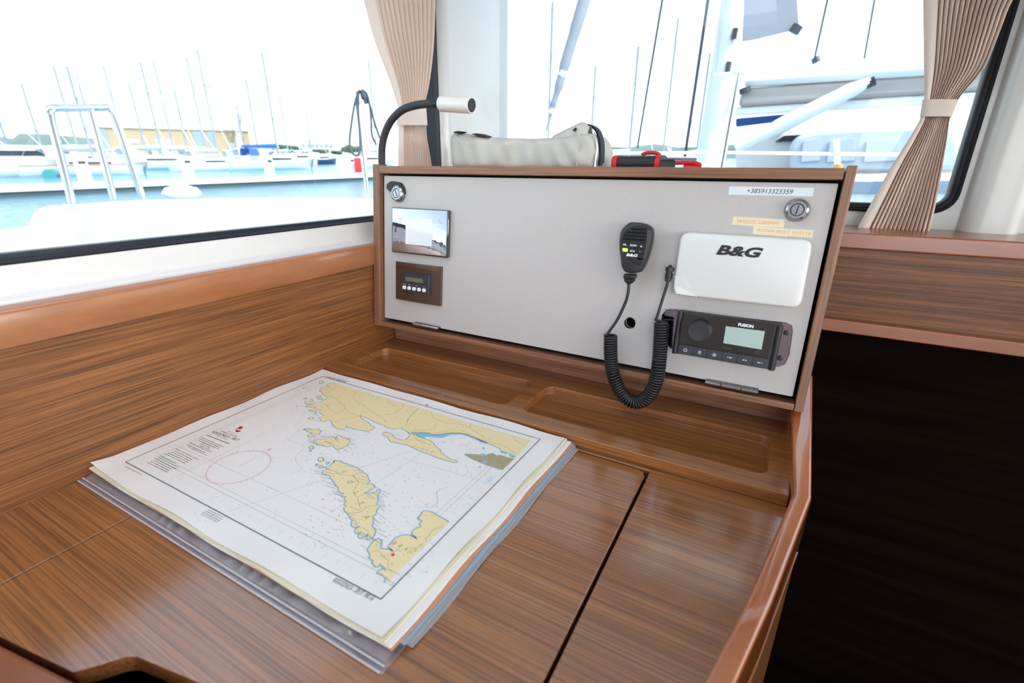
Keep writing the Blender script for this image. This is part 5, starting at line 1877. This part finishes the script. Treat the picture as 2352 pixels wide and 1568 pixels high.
t1a, t1b = above(b1, 116, 268), above(b1, 122, 249)
t2 = above(b2, 206, 247)
t3a, t3b = above(b3, 264, 270), above(b3, 250, 248)
mesh_obj('rail_tube', MB().tube(smooth_path([b1, b1.lerp(t1a, .5), t1a, t1b, t1b.lerp(t2, .5), t2, t2.lerp(t3b, .6), t3b, t3a, t3a.lerp(b3, .5), b3], 6), .017, 10), 'steel', gate, smooth=80)
mesh_obj('middle_leg', MB().tube([b2, t2], .017, 10), 'steel', gate, smooth=80)
bs = onz(845, 457, ZD)
sb = thing('guard_stanchion', 'stainless guard rail stanchion hung with dark rope coils', 'stanchion', tuple(bs))
ts = above(bs, 818, 210)
mesh_obj('tube', MB().tube([bs, ts], .013, 10), 'steel', sb, smooth=80)
rp_ = thing('rope_coil', 'dark rope hanging in loops from the guard stanchion', 'rope', tuple(ts))
for pts in ([(818, 210), (808, 240), (799, 300), (797, 330), (803, 350), (813, 357), (820, 346), (820, 300), (816, 250), (817, 211)], [(818, 209), (834, 213), (842, 238), (846, 275), (848, 310), (858, 333)], [(842, 238), (852, 275), (866, 318)]):
    mesh_obj('rope_loop', MB().tube(smooth_path([above(bs, *q) + V((.02, 0, 0)) for q in pts], 6), .0060, 6), 'rigging', rp_, smooth=80)
m_ = MB().tube(smooth_path([above(bs, *q) for q in ((822, 210), (832, 213), (838, 224), (842, 238))], 5), [.010] * 4 + [.019] * 8 + [.012] * 4, 10)
mesh_obj('rope_hitch', m_, 'rigging', rp_, smooth=80)

# bow rail seen through the forward window
brl = thing('bow_rail', 'polished bow rail post with white life lines on the fore deck', 'railing', tuple(ony(1652, 405, 3.2)))
pb, pt = ony(1650, 420, 3.2), ony(1696, 168, 3.2)
mesh_obj('post', MB().tube([pb, pt], .017, 12), 'steel', brl, smooth=80)
mesh_obj('post_cap', MB().tube([pt, pt + V((0, 0, .03))], .024, 12), 'mast_white', brl, smooth=60)
for a, b in (((1385, 352), (1658, 350)), ((1662, 350), (2140, 356)), ((1640, 171), (1697, 168)), ((1697, 168), (2140, 150))):
    mesh_obj('life_line', MB().tube([ony(*a, 3.2), ony(*b, 3.2)], .009, 8), 'mast_white', brl, smooth=80)
mesh_obj('second_post', MB().tube([ony(1924, 395, 3.2), ony(1921, 320, 3.2)], .014, 10), 'mast_white', brl, smooth=60)
mesh_obj('post_foot', MB().tube([ony(1924, 396, 3.2), ony(1924, 378, 3.2)], .022, 10), 'bollard_orange', brl, smooth=60)

# --- floating pontoon with pedestals
pa, pb = sea_pt(-60, 458), sea_pt(900, 412)
dirp = (pb - pa).normalized()
nrmp = V((-dirp.y, dirp.x, 0))
if nrmp.x > 0:
    nrmp = -nrmp
pn = out('pontoon', 'long pale concrete pontoon floating across the harbour', 'pontoon', pa, math.atan2(dirp.y, dirp.x))
Lp = (pb - pa).length
lobj('deck_slab', MB().box(-25, Lp + 25, 0, 2.4, .30, .62), 'concrete', pn, bevel=.03)
lobj('float', MB().box(-25, Lp + 25, .15, 2.25, -.4, .30), 'wet_dark', pn)


def pont_pt(px, back=1.2):
    """point on the pontoon deck under pixel column px"""
    lo, hi = -20.0, Lp + 20
    for _ in range(40):
        mid = (lo + hi) / 2
        if pix(pa + dirp * mid + nrmp * back)[0] < px:
            lo = mid
        else:
            hi = mid
    return pa + dirp * lo + nrmp * back


for px, lab in ((205, 'white service pedestal on the pontoon before the teak railed yacht'), (440, 'white service pedestal on the pontoon before the warehouse doors'), (624, 'white service pedestal on the pontoon before the long white sailing yacht'), (810, 'white service pedestal standing next to the red lifebuoy cabinet')):
    P_ = pont_pt(px) + V((0, 0, .62))
    pd = out('service_pedestal', lab, 'pedestal', P_, math.atan2(dirp.y, dirp.x), 'pedestals along the pontoon')
    lobj('column', MB().box(-.32, .32, -.25, .25, 0, 1.5), 'hull_white', pd, bevel=.05)
    lobj('cap', MB().box(-.38, .38, -.30, .30, 1.5, 1.62), 'mast_white', pd, bevel=.04)
    lobj('lamp_strip', MB().box(-.2, .2, -.26, -.24, 1.15, 1.35), 'boat_glass', pd)
P_ = pont_pt(826, .4) + V((0, 0, .62))
lbuoy = out('lifebuoy_stand', 'red lifebuoy cabinet on the pontoon edge', 'lifebuoy', P_, math.atan2(dirp.y, dirp.x))
lobj('cabinet', MB().box(-.32, .32, -.15, .15, .15, 1.5), 'red_tape', lbuoy, bevel=.06)
lobj('leg', MB().box(-.05, .05, -.05, .05, 0, .2), 'steel', lbuoy)


# --- boats
def hull_mesh(L, B, fb, stern=.75, sheer=.25, bowlift=.35):
    rings = []
    n = 14
    for i in range(n + 1):
        s = i / n
        x = -L / 2 + L * s
        w = B / 2 * min(1, stern + (1 - stern) * min(1, s * 3)) * (1 - max(0, (s - .5) / .5) ** 2.2)
        w = max(w, .02)
        f = fb * (1 + bowlift * max(0, s - .35) ** 1.5)
        xb = x - (.10 * L * max(0, s - .8) / .2) * .6
        rings.append([(x, -w, f), (xb, -w * .92, f * .45), (xb, -w * .75, -.05), (xb, -w * .3, -.45), (xb, w * .3, -.45), (xb, w * .75, -.05), (xb, w * .92, f * .45), (x, w, f)])
    return MB().rings(rings)


def sail_boat(P, rz, L, mast_h, label, group, hullm='hull_white', cover='cover_blue', canopy=True, mastm='mast_far', stripe=None, detail=True):
    b = out('sailing_yacht', label, 'sailboat', P, rz, group)
    fb = .095 * L
    B = .30 * L
    lobj('hull', hull_mesh(L, B, fb), hullm, b, smooth=50)
    m_ = MB().rings([[(x, y, z) for x, y in round_poly([(-L * .22, -B * .28), (L * .26, -B * .14), (L * .26, B * .14), (-L * .22, B * .28)], .3, 3)] for z in (fb * 1.0, fb * 1.0 + .045 * L)])
    house = lobj('cabin_top', m_, 'hull_white', b, bevel=.06)
    for s in (-1, 1):
        lobj('cabin_window', MB().box(-L * .16, L * .17, s * B * .255 - .02, s * B * .255 + .02, fb * 1.05, fb * 1.05 + .02 * L), 'boat_glass', house)
    lobj('mast', MB().tube([(L * .06, 0, fb), (L * .06, 0, mast_h)], .012 * L if detail else .014 * L, 8), mastm, b, smooth=60)
    lobj('boom', MB().tube([(L * .06, 0, fb + .12 * L), (-L * .33, 0, fb + .125 * L)], .010 * L, 8), mastm, b, smooth=60)
    m_ = MB().tube([(L * .05, 0, fb + .150 * L), (-L * .1, 0, fb + .145 * L), (-L * .32, 0, fb + .138 * L)], [.022 * L, .020 * L, .012 * L], 10)
    lobj('sail_cover', m_, cover, b, smooth=60)
    for z in (.45, .72):
        lobj('spreader', MB().box(L * .055, L * .065, -B * .33, B * .33, mast_h * z, mast_h * z + .06), mastm, b)
    lobj('forestay', MB().tube([(L * .48, 0, fb * 1.2), (L * .06, 0, mast_h * .97)], .0045 * L, 6), 'mast_white', b, smooth=60)
    lobj('backstay', MB().tube([(-L * .48, 0, fb), (L * .06, 0, mast_h)], .0022 * L, 5), mastm, b)
    if canopy:
        rings = []
        for i in range(7):
            a = PI * i / 6
            rings.append([(-L * .20 - .10 * L * k, -B * .36 * math.cos(a), fb + .05 * L + .09 * L * math.sin(a) ** .6 * (1 if k else .75)) for k in (0, 1)])
        m_ = MB().rings(rings, False, False)
        m_.rings([[(x, y, z - .04) for x, y, z in r] for r in rings], False, False)
        lobj('spray_hood', m_, cover, b, smooth=60)
    if stripe:
        lobj('rub_rail', MB().rings([[(x * 1.004, y * 1.012, z + dz) for x, y, z in [(p[0], p[1], p[2]) for p in hull_line(L, B, fb)]] for dz in (-.10, .02)], False, False), stripe, b)
    return b


def hull_line(L, B, fb, stern=.75, bowlift=.35):
    n = 14
    res = []
    for sgn in (-1, 1):
        row = []
        for i in range(n + 1):
            s = i / n
            w = max(.02, B / 2 * min(1, stern + (1 - stern) * min(1, s * 3)) * (1 - max(0, (s - .5) / .5) ** 2.2))
            row.append((-L / 2 + L * s, sgn * w, fb * (1 + bowlift * max(0, s - .35) ** 1.5)))
        res += row if sgn < 0 else row[::-1]
    return res


def motor_boat(P, rz, L, label, group=None, hullm='hull_white'):
    b = out('motor_yacht', label, 'motorboat', P, rz, group)
    fb = .12 * L
    B = .33 * L
    lobj('hull', hull_mesh(L, B, fb, .9, .25, .6), hullm, b, smooth=50)
    m_ = MB().rings([[(x + (z - fb) * k_, y, z) for x, y, k_ in ((-L * .28, -B * .33, 0), (L * .22, -B * .2, -1.0), (L * .22, B * .2, -1.0), (-L * .28, B * .33, 0))] for z in (fb, fb + .10 * L)])
    h = lobj('cabin', m_, 'hull_white', b, bevel=.08)
    m_ = MB().rings([[(x + (z - fb) * k_, y * 1.02, z) for x, y, k_ in ((-L * .18, -B * .32, 0), (L * .23, -B * .2, -1.0), (L * .23, B * .2, -1.0), (-L * .18, B * .32, 0))] for z in (fb + .035 * L, fb + .075 * L)])
    lobj('wrap_window', m_, 'boat_glass', h)
    m_ = MB().rings([[(x, y, z) for x, y in ((-L * .3, -B * .34), (L * .14, -B * .22), (L * .14, B * .22), (-L * .3, B * .34))] for z in (fb + .10 * L, fb + .115 * L)])
    lobj('hard_top', m_, 'hull_white', b, bevel=.05)
    for s in (-1, 1):
        lobj('roof_leg', MB().tube([(-L * .1, s * B * .25, fb + .115 * L), (-L * .16, s * B * .22, fb + .17 * L)], .05, 8), 'mast_white', b)
    lobj('radar_arch', MB().tube([(-L * .16, -B * .22, fb + .17 * L), (-L * .16, 0, fb + .185 * L), (-L * .16, B * .22, fb + .17 * L)], .07, 8), 'mast_white', b)
    return b


AP = math.atan2(dirp.y, dirp.x)
motor_boat(sea_pt(60, 404), AP + .2, 13, 'white motor yacht with wraparound dark windows at the pontoon end')
rows_ = ((207, 402, 12.0, 150, 'white hulled sailing yacht with a varnished teak rub rail', 'hull_pale', 'teak_rail'),
         (368, 389, 13.0, 140, 'pale hulled sailing yacht moored before the ochre warehouse', 'hull_pale', None),
         (497, 391, 11.5, 110, 'sailing yacht with the tallest mast, lying below the harbour crane', 'hull_white', None),
         (632, 389, 14.5, 118, 'long white sailing yacht moored beside the navy motorboat', 'hull_pale', None))
for px, wl, L_, tp, lab, hm_, stp_ in rows_:
    P_ = sea_pt(px, wl)
    mh = top_z(P_, tp) - SEA
    sail_boat(P_, AP + random.uniform(-.05, .05), L_, mh, lab, None, hm_, random.choice(('cover_pale', 'cover_blue')), True, 'mast_far', stp_)
tl = out('teal_reflection', 'teal cylinder standing in for the reflection below the teak railed yacht', 'reflection', sea_pt(112, 405))  # cylinder added in place of the hull's teal reflection on the water
lobj('float', MB().tube([(-1.8, 1.5, .25), (3.2, -1.0, .25)], .55, 14), 'reflection_teal', tl, smooth=50)
lobj('ring', MB().lathe([(.10, .75), (.16, .80), (.10, .95)], 10), 'steel', tl)
motor_boat(sea_pt(742, 377), AP + .1, 8.5, 'small motorboat with a navy blue hull below the long pale building', None, 'hull_navy')
motor_boat(sea_pt(852, 384), AP, 9, 'white motorboat half hidden behind the guard stanchion')
motor_boat(sea_pt(690, 380), AP + .1, 10, 'white motor yacht between the long sailing yacht and the navy motorboat')
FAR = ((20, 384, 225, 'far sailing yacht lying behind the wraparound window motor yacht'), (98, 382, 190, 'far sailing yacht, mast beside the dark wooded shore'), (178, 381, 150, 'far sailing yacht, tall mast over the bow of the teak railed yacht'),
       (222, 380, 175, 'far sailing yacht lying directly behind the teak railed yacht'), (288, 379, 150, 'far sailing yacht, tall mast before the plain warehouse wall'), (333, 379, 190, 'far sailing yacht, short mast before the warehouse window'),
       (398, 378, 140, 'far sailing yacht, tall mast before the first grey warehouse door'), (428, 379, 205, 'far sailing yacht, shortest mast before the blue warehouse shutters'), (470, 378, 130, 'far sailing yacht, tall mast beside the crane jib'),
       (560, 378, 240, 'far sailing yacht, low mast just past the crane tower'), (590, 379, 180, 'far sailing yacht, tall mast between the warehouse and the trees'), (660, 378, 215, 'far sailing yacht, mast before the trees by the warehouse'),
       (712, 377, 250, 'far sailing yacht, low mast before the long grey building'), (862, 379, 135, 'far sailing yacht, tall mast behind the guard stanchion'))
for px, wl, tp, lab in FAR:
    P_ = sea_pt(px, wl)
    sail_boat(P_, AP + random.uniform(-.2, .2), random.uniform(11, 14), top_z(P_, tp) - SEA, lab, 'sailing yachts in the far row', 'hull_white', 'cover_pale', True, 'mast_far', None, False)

# --- far shore
sh = out('shore', 'low stone quay along the far side of the harbour', 'quay', far_pt(400, 352, 330) * 1.0)
m_ = MB()
a, b = far_pt(-500, 352, 420), far_pt(1400, 352, 420)
mesh_obj('quay_wall', MB().rings([[EM @ V((a.x, a.y, z)), EM @ V((b.x, b.y, z)), EM @ V((b.x * 1.9, b.y * 1.9, z)), EM @ V((a.x * 1.9, a.y * 1.9, z))] for z in (SEA - .5, SEA + 1.4)]), 'concrete', sh)
sh['kind'] = 'structure'


def facade_frame(px0, px1, py, dist):
    A = far_pt(px0, py, dist); B = far_pt(px1, py, dist)
    d = (B - A); d.z = 0
    w = d.length
    return A, w, math.atan2(d.y, d.x)


A, w, rz = facade_frame(232, 577, 340, 380)
A.z = SEA + 1
whs = out('warehouse', 'long ochre harbour warehouse with flat pale roof', 'building', A, rz)
ht = top_z(far_pt(400, 340, 380), 297) - SEA - 1
lobj('wall', MB().box(0, w, 0, 30, 0, ht), 'ochre', whs)
lobj('roof', MB().box(-1, w + 1, -1, 31, ht, ht + 1.0), 'ochre_roof', whs)
for s0, s1, z0, z1, m__ in ((.00, .055, .0, .95, 'door_blue'), (.60, .675, .0, .97, 'door_blue'), (.70, .745, .0, .97, 'door_blue'), (.13, .24, .42, .58, 'facade'), (.34, .46, .05, .6, 'facade'), (.84, .93, .05, .5, 'facade')):
    lobj('shutter_door' if z0 < .1 else 'window', MB().box(w * s0, w * s1, -.4, .2, ht * z0, ht * z1), m__, whs)
A, w, rz = facade_frame(690, 768, 343, 400)
A.z = SEA + 1
lb = out('long_building', 'long pale grey building with rows of windows behind trees', 'building', A, rz)
ht = top_z(far_pt(730, 343, 400), 325) - SEA - 1
lobj('wall', MB().box(0, w, 0, 14, 0, ht), 'facade', lb)
lobj('roof', MB().box(-.5, w + .5, -.5, 14.5, ht, ht + .8), 'ochre_roof', lb)
for k in range(7):
    lobj('window', MB().box(w * (.05 + .135 * k), w * (.05 + .135 * k) + 2.2, -.3, .1, ht * .55, ht * .80), 'door_blue', lb)
A, w, rz = facade_frame(785, 812, 348, 380)
A.z = SEA + 1
sbd = out('harbour_office', 'small white harbour office beside the trees', 'building', A, rz)
lobj('wall', MB().box(0, w, 0, 8, 0, 4.5), 'hull_white', sbd)
lobj('roof', MB().rings([[(-.5, -.5, 4.5), (-.5, 8.5, 4.5), (-.5, 4, 6)], [(w + .5, -.5, 4.5), (w + .5, 8.5, 4.5), (w + .5, 4, 6)]]), 'ochre_roof', sbd)
# crane
Pc = far_pt(546, 335, 370); Pc.z = SEA + 1
cr_ = out('harbour_crane', 'tall harbour crane with raised jib behind the ochre warehouse', 'crane', Pc)
inv = (EM @ M.Translation(Pc)).inverted()


def cl(px, py):
    return inv @ (EM @ far_pt(px, py, 370))


lobj('tower', MB().tube([(0, 0, 0), cl(546, 292)], 2.4, 4), 'crane_paint', cr_, smooth=0)
lobj('machine_house', MB().tube([cl(541, 300), cl(545, 262)], 3.4, 4), 'crane_paint', cr_, smooth=0)
lobj('jib', MB().tube([cl(545, 293), cl(518, 250), cl(482, 197)], [1.0, .8, .6], 6), 'crane_paint', cr_)
lobj('fly_jib', MB().tube([cl(482, 197), cl(472, 220)], .5, 6), 'crane_paint', cr_)
lobj('jib_head', MB().tube([cl(478, 202), cl(487, 190)], .8, 6), 'crane_paint', cr_)
lobj('mast_stay', MB().tube([cl(546, 258), cl(566, 267)], .35, 6), 'crane_paint', cr_)


def tree(px, py, dist, hpx, wpx, label, group):
    P_ = far_pt(px, py, dist); P_.z = SEA + 1
    k = dist / FPX
    t_ = out('tree', label, 'tree', P_, 0, group)
    h, w = hpx * k, wpx * k
    rnd = random.Random(int(px * 7 + py))
    m_ = MB()
    for i in range(9):
        c = V((rnd.uniform(-.34, .34) * w, rnd.uniform(-.3, .3) * w, h * rnd.uniform(.4, .72)))
        r = w * rnd.uniform(.18, .28)
        rg = []
        for a in range(1, 7):
            th = PI * a / 7
            rg.append([c + V((math.sin(th) * math.cos(2 * PI * b / 10), math.sin(th) * math.sin(2 * PI * b / 10), -math.cos(th) * min(1, h / w * 1.1))) * r * rnd.uniform(.85, 1.15) for b in range(10)])
        m_.rings(rg)
    lobj('crown', m_, 'leaf', t_, smooth=60)
    lobj('trunk', MB().tube([(0, 0, 0), (0, 0, h * .6)], .05 * w, 8), 'crane_paint', t_)


for px, py, d, hp, wp, lab in ((648, 345, 360, 20, 34, 'dark green tree nearest the ochre warehouse on the far quay'), (676, 346, 360, 18, 30, 'dark green tree between the warehouse tree and the long grey building'), (700, 347, 360, 13, 24, 'low dark bush at the corner of the long grey building'),
                               (735, 347, 370, 12, 30, 'low spreading tree before the middle of the long grey building'), (808, 347, 360, 22, 36, 'tall round tree beside the small white harbour office'), (775, 350, 340, 10, 24, 'small bush between the long grey building and the harbour office')):
    tree(px, py, d, hp, wp, lab, 'trees on the far quay')


def hill(label, pts, dist, m__):
    """ridge line given in pixels, built as a long mound with depth"""
    P0 = far_pt(pts[0][0], 352, dist)
    h_ = out('hill', label, 'hill', V((P0.x, P0.y, SEA)), 0)
    h_['kind'] = 'structure'
    inv_ = (EM @ M.Translation(V((P0.x, P0.y, SEA)))).inverted()
    rings = []
    for px, py in pts:
        c = far_pt(px, 352, dist)
        z = top_z(c, py)
        row = []
        for f, zz in ((.93, SEA), (.96, lerp(SEA, z, .6)), (1.0, z), (1.06, lerp(SEA, z, .7)), (1.12, SEA)):
            row.append(inv_ @ (EM @ V((c.x * f, c.y * f, zz))))
        rings.append(row)
    lobj('ridge', MB().rings(rings, False, False), m__, h_, smooth=80)


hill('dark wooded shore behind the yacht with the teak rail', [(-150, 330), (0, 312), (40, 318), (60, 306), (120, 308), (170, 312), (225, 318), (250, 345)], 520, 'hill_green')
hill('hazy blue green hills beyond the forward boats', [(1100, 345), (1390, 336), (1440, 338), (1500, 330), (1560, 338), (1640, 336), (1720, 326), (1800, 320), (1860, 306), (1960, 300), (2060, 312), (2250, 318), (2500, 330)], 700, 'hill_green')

# --- boats ahead
for px, wl, tp, L_, lab in ((1249, 398, 2, 12, 'white sailing yacht ahead, its thin mast left of the furled sail'), (1345, 396, 150, 12, 'white sailing yacht ahead, its mast right of the furled sail'), (1432, 397, 105, 13, 'white sailing yacht ahead, its short mast left of the dark shrouds'), (1515, 395, 40, 12, 'white sailing yacht ahead, its mast between the two dark shrouds'), (1590, 397, 120, 13, 'white sailing yacht ahead, its mast just left of the big mast')):
    P_ = sea_pt(px, wl)
    sail_boat(P_, 1.2 + random.uniform(-.4, .4), L_, top_z(P_, tp) - SEA, lab, None, 'hull_white', 'cover_pale', True, 'mast_far', None, False)
motor_boat(sea_pt(1560, 402), .3, 12, 'white motor yacht ahead below the dark shrouds')

# --- the big yacht moored just ahead
YN = 8.0
nb = out('moored_ketch', 'big white yacht moored ahead with grey boom cover and tall mast', 'sailboat', on_Y(1640, 480, YN))
FN = FRAME[nb.name].inverted() @ EM


def nl(px, py, Y=YN):
    return FN @ on_Y(px, py, Y)


m_ = MB()
rings = []
for px, py in ((1712, -160), (1690, 0), (1668, 150), (1642, 300), (1628, 395)):
    c = nl(px, py)
    rings.append([c + V((.19 * math.cos(a), .26 * math.sin(a), 0)) for a in [2 * PI * k / 20 for k in range(20)]])
mast = lobj('mast', m_.rings(rings), 'mast_white', nb, smooth=60)
for (xa, ya), (xb, yb) in (((1690, 65), (1685, 90)), ((1675, 142), (1671, 165))):
    c0, c1 = nl(xa, ya, YN - .265), nl(xb, yb, YN - .265)
    lobj('halyard_slot', MB().tube([c0, c1], .035, 10), 'boat_glass', mast, smooth=50)
lobj('mast_track', MB().tube([nl(1672, -100, YN - .2), nl(1655, 100, YN - .2), nl(1622, 380, YN - .2)], .035, 8), 'mast_alloy', mast)


def slab(name, pts, m__, y0, y1, parent=None, bev=.0):
    m_ = MB().rings([[nl(px, py, y0) for px, py in pts], [nl(px, py, y1) for px, py in pts]])
    return lobj(name, m_, m__, parent or nb, bevel=bev, seg=2, smooth=40)


slab('boom', [(1690, 246), (2300, 205), (2300, 232), (1690, 266)], 'mast_white', YN - .15, YN + .15, None, .03)
slab('sail_bag', [(1705, 203), (2300, 162), (2300, 205), (1695, 246)], 'cover_beige', YN - .22, YN + .22, None, .05)
slab('stowed_sail', [(1712, 172), (1800, 160), (2300, 128), (2300, 166), (1706, 202)], 'hull_white', YN - .26, YN + .26, None, .1)
lobj('vang', MB().tube([nl(2000, 187, YN - .4), nl(1960, 205, YN - .4), nl(1800, 285, YN - .4), nl(1690, 342, YN - .4)], [.05, .085, .10, .05], 12), 'mast_white', nb, smooth=60)
lobj('vang_fitting', MB().tube([nl(2010, 185, YN - .4), nl(1985, 196, YN - .4)], .055, 8), 'boat_glass', nb)
slab('headsail_corner', [(1712, -60), (1828, -60), (1833, 40), (1836, 66), (1730, 92), (1704, 96)], 'sail_grey', YN - .46, YN - .44)
lobj('clew_block', MB().tube([nl(1822, 76, YN - .5), nl(1834, 58, YN - .5)], .06, 10), 'rigging', nb, smooth=50)
slab('canvas_awning', [(1690, 272), (1850, 258), (1800, 278), (1690, 292)], 'cover_blue', YN + .3, YN + 1.2, None, .03)
slab('deck_house', [(1690, 400), (1690, 330), (1760, 300), (2400, 262), (2400, 400)], 'hull_white', YN + .5, YN + 2.5, None, .12)
slab('house_window', [(1780, 326), (1800, 312), (1990, 300), (1975, 318)], 'boat_glass', YN + .42, YN + .5)
slab('hull', [(1560, 400), (2500, 392), (2500, 560), (1600, 560)], 'hull_white', YN - .6, YN + 3.2, None, .15)
slab('rub_strake', [(1600, 420), (2500, 412), (2500, 440), (1600, 446)], 'door_blue', YN - .64, YN - .59)
slab('dinghy_cover', [(1815, 392), (1812, 335), (1830, 312), (1870, 300), (2010, 290), (2105, 288), (2200, 300), (2220, 392)], 'cover_pale', YN - .5, YN + .3, None, .14)
for k, (xa, xb) in enumerate(((1840, 1880), (1900, 1960), (1985, 2060))):
    slab('vinyl_window', [(xa, 372), (xa + 6, 325), (xb, 318), (xb + 4, 368)], 'facade', YN - .54, YN - .50)
for a, b, r in (((1528, -40), (1464, 340), .016), ((1632, -40), (1573, 360), .022), ((1905, -20), (1870, 138), .012), ((2012, -20), (1985, 135), .010)):
    lobj('shroud', MB().tube([nl(*a), nl(*b)], r, 6), 'rigging', nb)
lobj('block', MB().tube([nl(1872, 132), nl(1876, 143)], .05, 8), 'rigging', nb)
lobj('pulley', MB().tube([nl(1710, 202, YN - .3), nl(1712, 213, YN - .3)], .07, 10), 'boat_glass', nb)
fs_ = out('furled_headsail', 'grey furled headsail slanting down across the forward window', 'sail', on_Y(1252, 310, 9.0))
FN2 = FRAME[fs_.name].inverted() @ EM
pts = [FN2 @ on_Y(px, py, 9.0) for px, py in ((1358, -60), (1342, 0), (1318, 80), (1297, 150), (1283, 200), (1270, 245), (1256, 300))]
lobj('rolled_sail', MB().tube(smooth_path(pts, 4), [.105] * 8 + [.095] * 5 + [.08] * 4 + [.06] * 4 + [.03] * 4, 12), 'sail_grey', fs_, smooth=60)
for px, py in ((1293, 168), (1268, 254)):
    c0, c1 = FN2 @ on_Y(px + 3, py - 6, 9.0), FN2 @ on_Y(px - 3, py + 6, 9.0)
    lobj('sail_band', MB().tube([c0, c1], .085 if py < 200 else .055, 12), 'mast_white', fs_, smooth=60)
# end of scene
